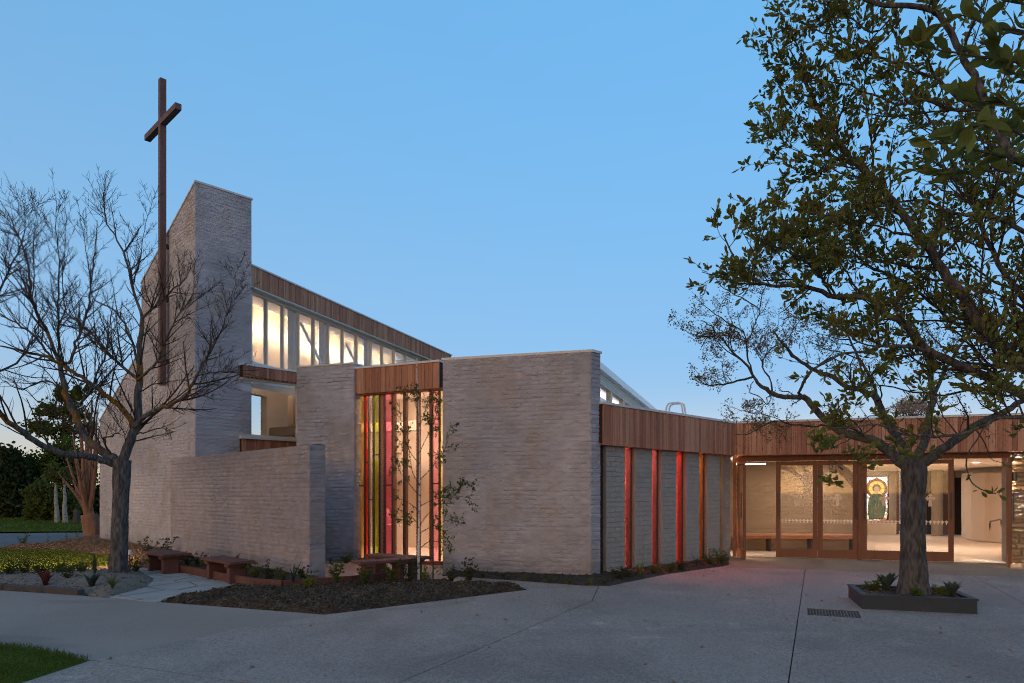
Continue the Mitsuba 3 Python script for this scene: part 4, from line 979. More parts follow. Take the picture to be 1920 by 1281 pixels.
bench(np.array([-6.81, 13.30]), L, 1.25, 0.56, 0.40, 'red brown bench nearest the bare tree', R)
bench(np.array([-4.90, 11.86]), L, 1.34, 0.46, 0.40, 'red brown bench at the middle of the low garden wall', R)
Ca = np.array([-2.82, 12.95]); da = np.array([-1.62, 12.2]) - Ca; da /= np.linalg.norm(da)
bench(Ca - 0.0 * da, da, 1.35, 0.40, 0.44, 'rear bench before the coloured window', np.array([-da[1], da[0]]))
Cb = np.array([-2.53, 11.40]); db = np.array([-1.80, 11.95]) - Cb; db /= np.linalg.norm(db)
bench(Cb, db, 1.05, 0.38, 0.42, 'front bench behind the birch sapling stem', np.array([-db[1], db[0]]), z0=0.03)

fl_, fr_ = np.array([4.845, 9.44]), np.array([6.155, 9.03]); PB = W(fl_, fr_); pdp = 1.12
pb_ = thing('planter_box', 'dark grey timber planter box around the right tree', 'planter')
put('front_board', PB.box(0, PB.len, -0.02, 0.172, -0.04, 0), 'planter_paint', pb_)
put('side_board', cat([PB.box(0, 0.04, -0.02, 0.172, -pdp + 0.04, -0.0405)]), 'planter_paint', pb_)
put('side_board', PB.box(PB.len - 0.04, PB.len, -0.02, 0.172, -pdp + 0.04, -0.0405), 'planter_paint', pb_)
put('back_board', PB.box(0, PB.len, -0.02, 0.172, -pdp, -pdp + 0.0395), 'planter_paint', pb_)
put('rim', PB.box(-0.015, PB.len + 0.015, 0.1725, 0.20, -0.075, 0.015), 'planter_paint', pb_)
put('rim', PB.box(-0.015, PB.len + 0.015, 0.1725, 0.20, -pdp - 0.015, -pdp + 0.075), 'planter_paint', pb_)
put('rim', PB.box(-0.015, 0.075, 0.1725, 0.20, -pdp + 0.0755, -0.0755), 'planter_paint', pb_)
put('rim', PB.box(PB.len - 0.075, PB.len + 0.015, 0.1725, 0.20, -pdp + 0.0755, -0.0755), 'planter_paint', pb_)
pp = Polygon([tuple(PB.at(s, 0, d)[:2]) for s, d in ((0.02, -0.02), (PB.len - .02, -.02), (PB.len - .02, -pdp + .02), (.02, -pdp + .02))])
put('soil', terrain(pp, 0.05, lambda p, d: 0.125 + 0.05 * np.clip(d / .4, 0, 1) + 0.05 * (meshkit.fbm(np.column_stack([p * 6, p[:, :1] * 0]), 3, 9) - .4), 9), 'mulch_soil', pb_, True)
p = scatter(pp, 700, 26); put('chip_litter', straws(p, np.full(len(p), 0.165), 0.02, 0.07, 0.014, 6, .5), 'straw', pb_, kind='stuff')

gr = thing('drain_grate', 'dark metal grid grate let into the concrete left of the planter', 'grate')
put('pit', cat([ga.box(-0.02, gl + 0.02, -0.30, -0.29, -0.02, gd + 0.02), ga.box(-0.03, -0.004, -0.3, -0.012, -.02, gd + .02), ga.box(gl + 0.004, gl + .03, -0.3, -0.012, -.02, gd + .02), ga.box(-.03, gl + .03, -.3, -.012, -.03, -0.004), ga.box(-.03, gl + .03, -.3, -.012, gd + .004, gd + .03)]), 'dark_backing', gr)
for k in range(18): s = gl * k / 17; put('bar', ga.box(max(s - .006, 0.001), min(s + .006, gl - .001), -0.03, -0.001, 0.004, gd - .004), 'grate_metal', gr)
for k in range(6): d = gd * k / 5; put('cross_bar', ga.box(0.001, gl - .001, -0.03, -0.003, max(d - .006, .001), min(d + .006, gd - .001)), 'grate_metal', gr)

# ================================================================== TREES
def px_path(pts, Y0, Y1=None, n=None):
    """a limb traced through picture columns and rows, running in depth from Y0 to Y1, as a 3-D path"""
    Y1 = Y0 if Y1 is None else Y1; k = len(pts); d = np.r_[0, np.cumsum(np.hypot(*np.diff(np.array(pts, float), axis=0).T))]; d /= d[-1]
    p = np.array([PX(u, v, Y0 + (Y1 - Y0) * t) for (u, v), t in zip(pts, d)])
    return smooth_path(p, n or max(6, 3 * k))


class Wood:
    def __init__(self, seed): self.r = np.random.default_rng(seed); self.thick, self.thin, self.tips = [], [], []
    def add(self, p, r):
        r = np.asarray(r, float); (self.thick if r[0] > 0.028 else self.thin).append(tube(p, r, 10 if r[0] > 0.05 else 6 if r[0] > 0.02 else 4 if r[0] > 0.008 else 3))
    def grow(self, p, r, dens, ln, lvl, up=0.35, ang=(30, 65), t0=0.25, rmin=0.0035, wig=0.16, shrink=0.5, flatten=1.0, dmul=1.7):
        """side shoots along the path p (n, 3) of radii r"""
        R_ = self.r; seg = np.linalg.norm(np.diff(p, axis=0), axis=1); tot = seg.sum(); cum = np.r_[0, np.cumsum(seg)] / tot
        n = max(1, int(R_.poisson(dens * tot)))
        for t in np.sort(R_.uniform(t0, 1.0, n)):
            i = min(int(np.searchsorted(cum, t)), len(p) - 1); j = max(i - 1, 0)
            w = (t - cum[j]) / max(cum[i] - cum[j], 1e-9); q = p[j] * (1 - w) + p[i] * w
            tan = p[i] - p[j]; tan = tan / (np.linalg.norm(tan) + 1e-9); rr = float(np.interp(t, cum, r))
            a = math.radians(R_.uniform(*ang)); b = R_.normal(size=3); b[1] *= flatten; b -= tan * (b @ tan); b /= np.linalg.norm(b) + 1e-9
            d = tan * math.cos(a) + b * math.sin(a) + np.array([0, 0, up]); d /= np.linalg.norm(d)
            l_ = ln * R_.uniform(0.45, 1.15) * (1.15 - 0.5 * t); k = 6; x = [q]; dd = d
            for _ in range(k - 1):
                dd = dd + R_.normal(0, wig, 3) + np.array([0, 0, up * 0.22]); dd /= np.linalg.norm(dd); x.append(x[-1] + dd * l_ / (k - 1))
            x = np.array(x); r0 = max(min(rr * 0.62, 0.010 * l_ / 0.6 + 0.002), rmin); rad = np.linspace(r0, max(r0 * 0.4, rmin * 0.8), k)
            self.add(x, rad); self.tips.append((x[-1], x[-1] - x[-2], x, lvl))
            if lvl > 1: self.grow(x, rad, dens * dmul, l_ * shrink, lvl - 1, up, ang, 0.15, rmin, wig, shrink, flatten, dmul)


def leaves(pos, d, L_, W_, seed, fold=0.25):
    """folded four-triangle leaves: pos, d (n, 3)"""
    r = np.random.default_rng(seed); n = len(pos); d = d / (np.linalg.norm(d, axis=1, keepdims=True) + 1e-9)
    s = np.cross(d, r.normal(size=(n, 3))); s /= np.linalg.norm(s, axis=1, keepdims=True) + 1e-9; u = np.cross(s, d)
    L_ = np.broadcast_to(L_, (n,))[:, None]; W_ = np.broadcast_to(W_, (n,))[:, None]
    c = pos + d * L_ * 0.58 - u * W_ * fold
    v = np.stack([pos, pos + d * L_ * 0.30 + s * W_ * 0.36, pos + d * L_ * 0.68 + s * W_ * 0.5, pos + d * L_, pos + d * L_ * 0.68 - s * W_ * 0.5, pos + d * L_ * 0.30 - s * W_ * 0.36, c], 1).reshape(-1, 3)
    i = np.arange(n)[:, None] * 7
    return v, np.concatenate([i + [0, 1, 6], i + [1, 2, 6], i + [2, 3, 6], i + [3, 4, 6], i + [4, 5, 6], i + [5, 0, 6]])


def taper(p, r0, r1, pw=1.0): return r1 + (r0 - r1) * (1 - np.linspace(0, 1, len(p))) ** pw


def trunk_mesh(pts, r, sides=28, rough=0.05, seed=0):
    """gnarled trunk: the tube's rings displaced by noise"""
    v, f = tube(pts, r, sides); k = len(pts); c = np.repeat(np.asarray(pts), sides, 0); o = v - c
    nz = meshkit.fbm(np.column_stack([v[:, :2] * 7, v[:, 2:] * 1.6]), 3, seed) - 0.5 + 0.5 * (meshkit.fbm(np.column_stack([v[:, :2] * 24, v[:, 2:] * 3.0]), 2, seed + 3) - 0.5)
    return c + o * (1 + rough * 4 * nz[:, None]), f


# ---- the bare tree on the left
bt = thing('bare_tree', 'leafless tree with spreading lichen covered limbs left of the tower', 'tree')
YB = 13.0
tp = px_path([(221, 1090), (222, 1060), (224, 1000), (226, 940), (228, 890), (230, 862)], YB, YB, 30)
put('trunk', trunk_mesh(tp, np.interp(np.linspace(0, 1, 30), [0, .08, .25, .7, .92, 1], [.215, .172, .150, .138, .160, .155]), 36, 0.06, 3), 'bark_left', bt, True)
wd = Wood(11)
LB = [  # picture path, depth from, to, radius from, to, shoot density, shoot length
    ([(228, 868), (246, 822), (258, 785), (261, 744), (261, 702), (263, 640), (267, 595)], 0, 0.3, .125, .050, 1.6, .9),
    ([(267, 600), (255, 560), (248, 537), (238, 487), (220, 450), (199, 413), (196, 356)], .3, .8, .040, .008, 4, .7),
    ([(267, 597), (290, 575), (306, 562), (331, 537), (352, 520), (358, 495)], .3, -.3, .034, .008, 4, .7),
    ([(261, 704), (247, 640), (232, 611), (211, 578), (178, 562), (170, 528), (166, 495)], .1, 1.0, .036, .009, 4, .7),
    ([(260, 712), (278, 696), (290, 686), (306, 649), (319, 620), (334, 590), (352, 570), (372, 520)], .1, -.7, .036, .008, 4, .75),
    ([(260, 712), (232, 690), (208, 668), (186, 644), (153, 607), (124, 586), (100, 560)], .1, 1.3, .044, .010, 3.4, .8),
    ([(252, 800), (240, 780), (228, 764), (207, 748), (186, 731), (160, 714), (136, 698), (103, 677), (54, 661), (0, 649)], 0, -1.2, .078, .016, 3.0, .85),
    ([(253, 800), (268, 783), (290, 769), (327, 756), (352, 735), (368, 706), (385, 673), (398, 635), (404, 611)], 0, -.9, .070, .010, 3.2, .8),
    ([(368, 706), (390, 700), (414, 698), (445, 697), (474, 695)], -.6, -1.0, .016, .006, 4, .5),
    ([(327, 756), (345, 748), (364, 741), (385, 742), (403, 756)], -.4, -.9, .018, .006, 4, .5),
    ([(256, 815), (270, 812), (290, 806), (306, 800), (322, 826)], 0, -.6, .020, .008, 3, .35),
    ([(262, 735), (285, 722), (314, 717), (340, 714), (365, 708)], .0, .5, .018, .006, 4, .5),
    ([(226, 870), (205, 855), (186, 843), (161, 822), (141, 781), (130, 757), (124, 744), (116, 702), (110, 673)], 0, .4, .120, .056, 1.6, .9),
    ([(110, 675), (100, 650), (92, 630), (74, 595), (60, 558), (50, 483), (35, 445), (25, 421), (0, 376)], .4, .9, .048, .008, 4, .75),
    ([(112, 684), (124, 684), (132, 680), (145, 636), (157, 605), (166, 578), (170, 520), (178, 487), (180, 450), (182, 413)], .4, .2, .040, .007, 4, .75),
    ([(141, 762), (155, 752), (166, 740), (182, 702), (199, 657), (207, 603), (214, 560)], .2, -.5, .036, .007, 3.6, .7),
    ([(110, 676), (109, 640), (108, 600), (110, 560), (110, 500), (106, 440), (105, 372)], .4, 1.0, .030, .006, 4, .7),
    ([(105, 680), (80, 652), (62, 630), (30, 606), (0, 588), (-40, 560)], .4, -.8, .034, .010, 3.6, .8),
    ([(60, 558), (64, 510), (63, 470), (66, 420), (72, 380)], .7, 1.3, .018, .005, 5, .6),
    ([(222, 872), (200, 866), (165, 857), (124, 851), (74, 833), (41, 810), (16, 789), (0, 775), (-50, 735)], 0, -2.0, .095, .045, 1.4, .9),
    ([(124, 742), (100, 720), (78, 716), (40, 730), (10, 716), (-10, 700)], .3, .9, .026, .008, 3, .6),
    ([(186, 845), (178, 812), (165, 800), (150, 797), (100, 775), (50, 735), (0, 700)], .1, 1.0, .022, .007, 3, .6),
    ([(207, 853), (196, 828), (194, 820), (206, 818), (225, 812)], 0, -.3, .028, .010, 3, .4),
    ([(240, 840), (228, 805), (215, 778), (200, 755), (196, 720)], 0, -.4, .014, .005, 5, .5),
    ([(199, 413), (190, 390), (186, 345)], .8, .9, .010, .004, 5, .5), ([(248, 537), (262, 490), (270, 440), (280, 392), (284, 370)], .5, .1, .014, .004, 5, .5),
    ([(124, 586), (118, 520), (122, 470), (122, 372)], 1.2, 1.5, .014, .004, 5, .5), ([(166, 495), (158, 450), (148, 400), (144, 375)], .9, 1.1, .011, .004, 5, .5),
    ([(-40, 735), (10, 690), (45, 668), (70, 610), (80, 560)], -1.8, -1.2, .03, .006, 4, .7), ([(-60, 600), (-10, 560), (20, 500), (45, 440), (48, 372)], -.5, -.2, .03, .005, 4, .7),
    ([(385, 673), (400, 650), (420, 610), (435, 560), (442, 510)], -.8, -1.0, .014, .004, 5, .6), ([(352, 735), (380, 726), (410, 722), (440, 735)], -.6, -.3, .014, .004, 4, .5),
]
for pts, a, b, r0, r1, dn, ln in LB:
    p = px_path(pts, YB + a, YB + b); p[1:-1] += wd.r.normal(0, 0.012, (len(p) - 2, 3)); r = taper(p, r0 * 0.72, r1 * 0.72, 0.9)
    (put('limb', trunk_mesh(p, r, 14, 0.035, 5), 'bark_left', bt, True) if r0 > 0.03 else wd.add(p, r))
    wd.grow(p, r, dn * 2.2 + .9, ln * 1.25, 2, up=0.26, rmin=0.0036, wig=0.065, shrink=0.34, ang=(32, 68), t0=0.12, dmul=1.35)
put('branches', cat(wd.thick), 'twig_left', bt, True, kind='stuff') if wd.thick else None
put('twigs', cat(wd.thin), 'twig_left', bt, True, kind='stuff')
print('bare tree twigs', len(wd.thin))

# ---- the tree in the planter box
YP = 9.75
pt = thing('planter_tree', 'grey trunked tree with berries growing out of the planter box', 'tree')
tp = px_path([(1713, 1113), (1713, 1080), (1712, 1020), (1713, 950), (1714, 900), (1714, 868)], YP, YP, 30)
put('trunk', trunk_mesh(tp, np.interp(np.linspace(0, 1, 30), [0, .1, .3, .75, .93, 1], [.225, .183, .160, .145, .165, .155]), 36, 0.075, 9), 'bark_right', pt, True)
wp = Wood(21)
LPn = [
    ([(1712, 880), (1690, 868), (1668, 849), (1641, 828), (1614, 820), (1581, 812), (1552, 790), (1528, 767), (1507, 746), (1475, 745), (1448, 737), (1424, 720), (1412, 705)], 0, .8, .100, .026, 1.0, .6),
    ([(1412, 705), (1398, 684), (1380, 666), (1359, 642), (1344, 628), (1329, 607), (1314, 601)], .8, 1.0, .026, .008, 4, .45),
    ([(1412, 707), (1389, 713), (1353, 721), (1328, 722), (1303, 705)], .8, .4, .022, .008, 4, .4),
    ([(1344, 628), (1329, 632), (1300, 628), (1285, 619)], 1, .8, .013, .006, 5, .4),
    ([(1412, 704), (1402, 670), (1398, 631), (1374, 610), (1344, 592), (1320, 572), (1306, 562)], .8, 1.5, .020, .006, 4, .45),
    ([(1400, 645), (1415, 605), (1424, 580), (1412, 572), (1389, 559), (1353, 536), (1341, 521)], 1.0, 1.6, .017, .006, 4, .45),
    ([(1424, 580), (1430, 550), (1445, 520), (1470, 505)], 1.3, 1.8, .012, .005, 5, .45),
    ([(1505, 746), (1498, 734), (1516, 702), (1528, 690), (1552, 676), (1582, 664)], .6, .0, .03, .014, 3, .5),
    ([(1448, 738), (1446, 715), (1430, 690), (1440, 660), (1470, 640), (1500, 600)], .8, 1.4, .018, .006, 4, .5),
    ([(1712, 872), (1700, 852), (1678, 815), (1657, 778), (1641, 746), (1606, 730), (1590, 725), (1561, 708), (1531, 696), (1501, 678), (1478, 657), (1450, 620)], .05, 1.6, .085, .014, 1.8, .7),
    ([(1645, 752), (1632, 710), (1610, 670), (1590, 630), (1560, 590), (1530, 570)], .4, 1.6, .032, .008, 3.5, .7),
    ([(1716, 872), (1726, 845), (1737, 812), (1744, 772), (1750, 740), (1742, 690), (1726, 640), (1700, 590)], .05, .9, .080, .02, 2, .7),
    ([(1748, 750), (1770, 700), (1800, 650), (1840, 600)], .4, 1.2, .04, .012, 3, .7),
    ([(1716, 876), (1740, 864), (1771, 839), (1806, 815), (1832, 796), (1877, 775), (1930, 745)], 0, -.4, .090, .04, 2, .7),
    ([(1620, 820), (1590, 800), (1560, 798), (1520, 800), (1480, 795), (1452, 790), (1425, 800), (1400, 815), (1378, 814)], .2, -.5, .022, .006, 3, .4),
    ([(1480, 795), (1440, 780), (1410, 775), (1370, 762)], -.2, .2, .010, .004, 5, .4),
    ([(1424, 720), (1443, 735), (1445, 750), (1438, 757), (1420, 742), (1404, 735), (1413, 715)], .8, .6, .012, .008, .5, .2),
    ([(1436, 757), (1420, 780), (1412, 800), (1400, 812)], .6, .4, .008, .004, 4, .3),
]
for pts, a, b, r0, r1, dn, ln in LPn:
    p = px_path(pts, YP + a, YP + b); p[1:-1] += wp.r.normal(0, 0.008, (len(p) - 2, 3)); r = taper(p, r0 * 0.8, r1 * 0.8, 0.9)
    (put('limb', trunk_mesh(p, r, 14, 0.04, 15), 'bark_right', pt, True) if r0 > 0.03 else wp.add(p, r))
    wp.grow(p, r, dn * 1.9, ln * 1.15, 3, up=0.2, rmin=0.0028, wig=0.28, shrink=0.5, ang=(35, 75), dmul=1.4)
put('branches', cat(wp.thick + wp.thin), 'bark_plain', pt, True, kind='stuff')
tips = [t for t in wp.tips if t[3] <= 2]; R_ = wp.r
tp_ = np.array([t[0] for t in tips]); td = np.array([t[1] for t in tips]); td /= np.linalg.norm(td, axis=1, keepdims=True)
# hanging berries on thin stalks
sel = R_.random(len(tips)) < 0.75; b = np.repeat(tp_[sel], 3, 0); b = b + np.column_stack([R_.normal(0, .035, (len(b), 2)), -R_.uniform(0.0, .11, len(b))])
o = np.array([[1, 0, 0], [-1, 0, 0], [0, 1, 0], [0, -1, 0], [0, 0, 1], [0, 0, -1]]) * 0.0105
of = np.array([[0, 2, 4], [2, 1, 4], [1, 3, 4], [3, 0, 4], [2, 0, 5], [1, 2, 5], [3, 1, 5], [0, 3, 5]])
put('berries', ((b[:, None] + o).reshape(-1, 3), (np.arange(len(b))[:, None, None] * 6 + of).reshape(-1, 3)), 'berry', pt, True, kind='stuff')
k = np.repeat(np.arange(len(tips)), 2); put('young_leaves', leaves(tp_[k] + R_.normal(0, .02, (len(k), 3)), td[k] + R_.normal(0, .7, (len(k), 3)), R_.uniform(.03, .06, len(k)), .018, 5), 'leaf_brown', pt, kind='stuff')

# ---- the leafy tree leaning in from the right
lt_ = thing('leafy_tree', 'evergreen tree with small olive leaves reaching in from the right edge', 'tree')
wl_ = Wood(31); YL = 7.0
LL = [
    ([(2080, 800), (1990, 772), (1920, 742), (1870, 716), (1819, 693), (1776, 674), (1739, 658), (1718, 632), (1686, 600), (1660, 589), (1640, 566), (1620, 557), (1568, 557), (1532, 544), (1488, 535), (1444, 535), (1408, 518), (1385, 495), (1375, 482), (1356, 440)], .4, .2, .105, .010, 3.0, .62),
    ([(1568, 557), (1540, 520), (1510, 490), (1470, 470), (1430, 455), (1400, 430)], .2, -.2, .022, .007, 5, .5),
    ([(1444, 535), (1420, 490), (1400, 450), (1385, 420)], .2, .3, .014, .006, 6, .42),
    ([(1500, 500), (1480, 470), (1470, 440), (1462, 412)], .1, .2, .010, .005, 6, .4),
    ([(1739, 658), (1707, 651), (1654, 651), (1622, 660), (1582, 664), (1552, 678), (1528, 693)], .3, -.4, .036, .012, 4, .5),
    ([(2080, 760), (1985, 720), (1920, 688), (1872, 642), (1835, 613), (1811, 560), (1786, 534), (1744, 468), (1714, 430), (1685, 391), (1638, 338), (1590, 290), (1549, 231), (1525, 184), (1500, 130), (1480, 92)], 0, .6, .125, .010, 3.6, .66),
    ([(1744, 468), (1700, 440), (1650, 428), (1600, 412), (1540, 402)], .2, -.3, .030, .007, 5, .55),
    ([(1638, 338), (1590, 330), (1540, 305), (1490, 280), (1462, 268)], .4, .0, .022, .006, 6, .5),
    ([(1590, 290), (1560, 270), (1520, 240), (1480, 200)], .5, .9, .014, .005, 6, .5),
    ([(2030, 330), (1960, 320), (1890, 285), (1877, 255), (1864, 232), (1839, 170), (1826, 144), (1805, 103), (1780, 57), (1759, 26), (1723, 12), (1646, 9), (1600, -20)], -.6, -.4, .075, .03, 1.2, .6),
    ([(1863, 237), (1835, 205), (1804, 190), (1760, 152), (1721, 133), (1690, 120), (1650, 110), (1602, 89), (1560, 68), (1537, 59), (1500, 38)], -.5, .3, .034, .008, 4.5, .6),
    ([(1839, 205), (1790, 207), (1730, 190), (1690, 196), (1640, 180), (1590, 160), (1530, 150), (1485, 130)], -.5, .5, .026, .007, 5, .6),
    ([(1990, 640), (1930, 575), (1870, 490), (1830, 400), (1800, 330), (1770, 270), (1740, 220), (1690, 160)], .6, 1.2, .06, .01, 4.5, .6),
    ([(2000, 480), (1930, 440), (1860, 405), (1790, 400), (1720, 375), (1650, 380), (1590, 365)], .3, 1.0, .05, .008, 4.5, .6),
    ([(1990, 700), (1930, 640), (1860, 600), (1800, 610), (1740, 560), (1680, 520), (1630, 500), (1580, 460), (1540, 440)], .8, 1.3, .05, .008, 4.5, .6),
    ([(2020, 860), (1960, 790), (1885, 781), (1845, 799), (1806, 812), (1766, 820), (1713, 817), (1681, 810), (1640, 797), (1590, 800), (1552, 806)], -.8, -.5, .035, .008, 2.6, .42),
    ([(1960, 700), (1900, 690), (1840, 720), (1780, 740), (1710, 735), (1650, 720), (1600, 735)], .9, .4, .03, .008, 4.5, .5),
    ([(1680, 20), (1640, 60), (1590, 30), (1540, 5), (1490, -10)], -.2, .3, .016, .006, 5, .5),
    ([(1930, 60), (1880, 60), (1850, 30), (1820, -10)], .6, .9, .03, .01, 4, .5),
    ([(1960, 380), (1900, 360), (1850, 300), (1880, 240), (1900, 180)], .9, 1.3, .03, .01, 4, .6),
    ([(1960, 540), (1900, 540), (1850, 520), (1800, 470), (1780, 420)], 1.0, 1.4, .03, .01, 4, .6),
    ([(1752, 560), (1700, 570), (1650, 610), (1600, 612), (1550, 600)], .9, .6, .02, .006, 5, .5),
    ([(1620, 557), (1580, 500), (1555, 455), (1520, 430), (1490, 415)], .3, .6, .016, .006, 6, .5),
    ([(1640, 797), (1620, 812), (1590, 826), (1562, 840)], -.5, -.6, .012, .005, 7, .35),
]
for pts, a, b, r0, r1, dn, ln in LL:
    p = px_path(pts, YL + a, YL + b); p[1:-1] += wl_.r.normal(0, 0.006, (len(p) - 2, 3)); r = taper(p, r0 * 0.6, r1 * 0.6, 0.9)
    (put('limb', trunk_mesh(p, r, 12, 0.035, 25), 'bark_right', lt_, True) if r0 > 0.03 else wl_.add(p, r))
    wl_.grow(p, r, dn * 1.55 + .8, ln * 1.5, 2, up=0.22, rmin=0.0022, wig=0.14, shrink=0.45, ang=(30, 75), t0=0.08, dmul=1.8)
put('trunk', trunk_mesh(smooth_path(np.array([[*P2(2260, 7.3), -0.1], [*P2(2240, 7.3), 1.0], [*P2(2120, 7.3), 2.2], [*P2(2060, 7.2), 2.6], [*P2(2030, 6.7), 3.4], [*P2(2010, 6.4), 4.6]]), 24), np.linspace(.24, .09, 24), 20, .04, 4), 'bark_right', lt_, True)
droop = px_path([(1845, 799), (1832, 825), (1818, 845), (1812, 875), (1820, 902), (1840, 918), (1868, 926)], 6.3, 6.1); wl_.add(droop, taper(droop, .009, .004))
droop2 = px_path([(1830, 806), (1846, 830), (1860, 862), (1885, 868)], 6.3, 6.4); wl_.add(droop2, taper(droop2, .007, .003))
put('branches', cat(wl_.thick + wl_.thin), 'bark_plain', lt_, True, kind='stuff')
R_ = wl_.r; P_, D_ = [], []
for tip, d, x, lv in wl_.tips:
    d = d / np.linalg.norm(d); n = R_.integers(4, 9) if lv == 1 else R_.integers(2, 6)
    if R_.random() < 0.12: continue
    t = R_.uniform(0.1, 1.0, n) ** 0.75; q = np.array([x[min(int(s * 5), 5)] for s in t]); dd = d + R_.normal(0, .7, (n, 3)) + [0, 0, .3]
    P_.append(q + R_.normal(0, .01, (n, 3))); D_.append(dd)
P_, D_ = np.vstack(P_), np.vstack(D_); print('leafy tree leaves', len(P_))
kind_ = R_.choice(4, len(P_), p=[.52, .16, .22, .10])
for i, m in enumerate(('leaf_olive', 'leaf_brown', 'leaf_deep', 'leaf_lime')):
    s_ = kind_ == i; put('crown', leaves(P_[s_], D_[s_], R_.uniform(.048, .104, s_.sum()), R_.uniform(.024, .046, s_.sum()), 40 + i), m, lt_, kind='stuff')
for q, n in ((droop[-1], 5), (droop[-4], 3), (droop[-8], 2), (droop2[-1], 3)):
    for _ in range(n): put('leaf', leaves((q + R_.normal(0, .015, 3))[None], R_.normal(0, 1, (1, 3)) + [[.5, 0, .2]], .085, .035, int(R_.integers(1e6))), 'leaf_deep', lt_)

# ---- the near branch at the upper right, its leaves large in the picture
nb = thing('near_branch', 'nearest leafy branch with large dark leaves in the upper right corner', 'branch')
wn = Wood(41); lp_ = []
for pts, a, b in (([(2000, 120), (1920, 60), (1860, 50), (1800, 30), (1765, 45)], 2.3, 2.5), ([(2000, 160), (1925, 120), (1860, 110), (1800, 100), (1745, 90), (1730, 78)], 2.2, 2.4),
                  ([(2000, 230), (1930, 215), (1880, 195), (1830, 190), (1800, 175)], 2.0, 2.2), ([(2000, 320), (1925, 300), (1870, 290), (1820, 280), (1770, 268), (1740, 270)], 2.3, 2.5), ([(2000, 60), (1930, 10), (1880, 0), (1840, -20)], 2.2, 2.4), ([(2000, 270), (1930, 260), (1890, 240), (1850, 235), (1810, 240)], 2.1, 2.0), ([(2000, 330), (1940, 330), (1880, 320), (1830, 322), (1780, 325), (1700, 318)], 2.5, 2.8), ([(2000, 180), (1950, 150), (1905, 140), (1880, 120), (1870, 90)], 2.3, 2.2)):
    p = px_path(pts, a, b); r = taper(p, .0065, .002); put('stem', tube(p, r, 6), 'bark_plain', nb, True)
    for i in range(3, len(p)):
        for _ in range(wn.r.integers(1, 3)):
            d = (p[i] - p[i - 1]); d = d / np.linalg.norm(d) + wn.r.normal(0, .55, 3) + [0, 0, .15]; lp_.append((p[i] + wn.r.normal(0, .006, 3), d))
    for _ in range(3): lp_.append((p[-1], (p[-1] - p[-2]) / np.linalg.norm(p[-1] - p[-2]) + wn.r.normal(0, .5, 3)))
def big_leaf(pos, d, L_, W_, seed):
    r = np.random.default_rng(seed); d = d / np.linalg.norm(d); s = np.cross(d, r.normal(size=3) * .8 + [0, 0, 1.0]); s /= np.linalg.norm(s); u = np.cross(s, d); t = np.linspace(0, 1, 7)
    w = W_ * np.array([.04, .30, .46, .52, .46, .28, .0]); bend = -u[None] * (0.16 * L_ * t[:, None] ** 2)
    m = pos + d * L_ * t[:, None] + bend; lft = m + s * w[:, None] + u * w[:, None] * .30; rgt = m - s * w[:, None] + u * w[:, None] * .30
    v = np.vstack([m, lft, rgt]); f = []
    for i in range(6): f += [[i, i + 1, 8 + i], [i, 8 + i, 7 + i], [i, 14 + i, i + 1], [i + 1, 14 + i, 15 + i]]
    return v, np.array(f)
for i, (q, d) in enumerate(lp_[:290]): put('leaf', big_leaf(q, d, wn.r.uniform(.055, .088), wn.r.uniform(.028, .04), i), ('leaf_olive', 'leaf_deep', 'leaf_deep', 'leaf_deep')[i % 4], nb, True)

# ---- the birch sapling before the coloured window
bs_ = thing('birch_sapling', 'slender white stemmed sapling with small leaves before the coloured window', 'tree')
YS = 11.9; ws = Wood(51)
p = px_path([(785, 1099), (785, 1040), (786, 980), (787, 900), (787, 830), (785, 770), (782, 710), (781, 668)], YS, YS + .1, 26); r = taper(p, .026, .005)
put('trunk', tube(p, r, 10), 'bark_pale', bs_, True)
p2 = px_path([(812, 1098), (812, 1000), (810, 900), (808, 830), (812, 760)], YS + .4, YS + .45, 20); put('stake', tube(p2, .014, 6), 'bark_plain', bs_)
for pts, b in (([(787, 985), (815, 950), (845, 925), (880, 905)], -.2), ([(787, 950), (820, 935), (850, 930), (888, 938)], -.4), ([(787, 1000), (815, 985), (845, 975), (865, 985)], .2), ([(787, 900), (815, 870), (835, 840), (845, 790)], .2), ([(786, 870), (765, 840), (752, 790), (748, 750)], .1),
               ([(787, 930), (765, 905), (748, 880), (738, 845)], -.3), ([(786, 960), (760, 940), (745, 935), (730, 930)], -.2), ([(786, 990), (770, 970), (758, 968), (745, 975)], .3), ([(786, 800), (798, 770), (806, 740), (812, 735)], .2), ([(786, 850), (800, 820), (815, 790), (822, 750)], -.2), ([(787, 1030), (810, 1015), (835, 1020), (850, 1030)], -.1), ([(785, 780), (775, 750), (770, 740), (772, 715)], 0), ([(786, 910), (772, 880), (768, 850), (765, 820)], .2)):
    q = px_path(pts, YS, YS + b); rr = taper(q, .008, .0035); ws.add(q, rr); ws.grow(q, rr, 11, .28, 2, up=.05, rmin=.002, wig=.2)
put('branches', cat(ws.thin + ws.thick), 'twig_left', bs_, True, kind='stuff')
ti = np.array([t[0] for t in ws.tips for _ in range(3)]); td = np.array([t[1] / np.linalg.norm(t[1]) for t in ws.tips for _ in range(3)]); tb = np.array([t[2][ws.r.integers(1, 6)] for t in ws.tips for _ in range(3)])
put('crown', leaves(np.where(ws.r.random((len(ti), 1)) < .5, ti, tb), td + ws.r.normal(0, .8, ti.shape) - [0, 0, .4], ws.r.uniform(.028, .05, len(ti)), .026, 6), 'leaf_green', bs_, kind='stuff')

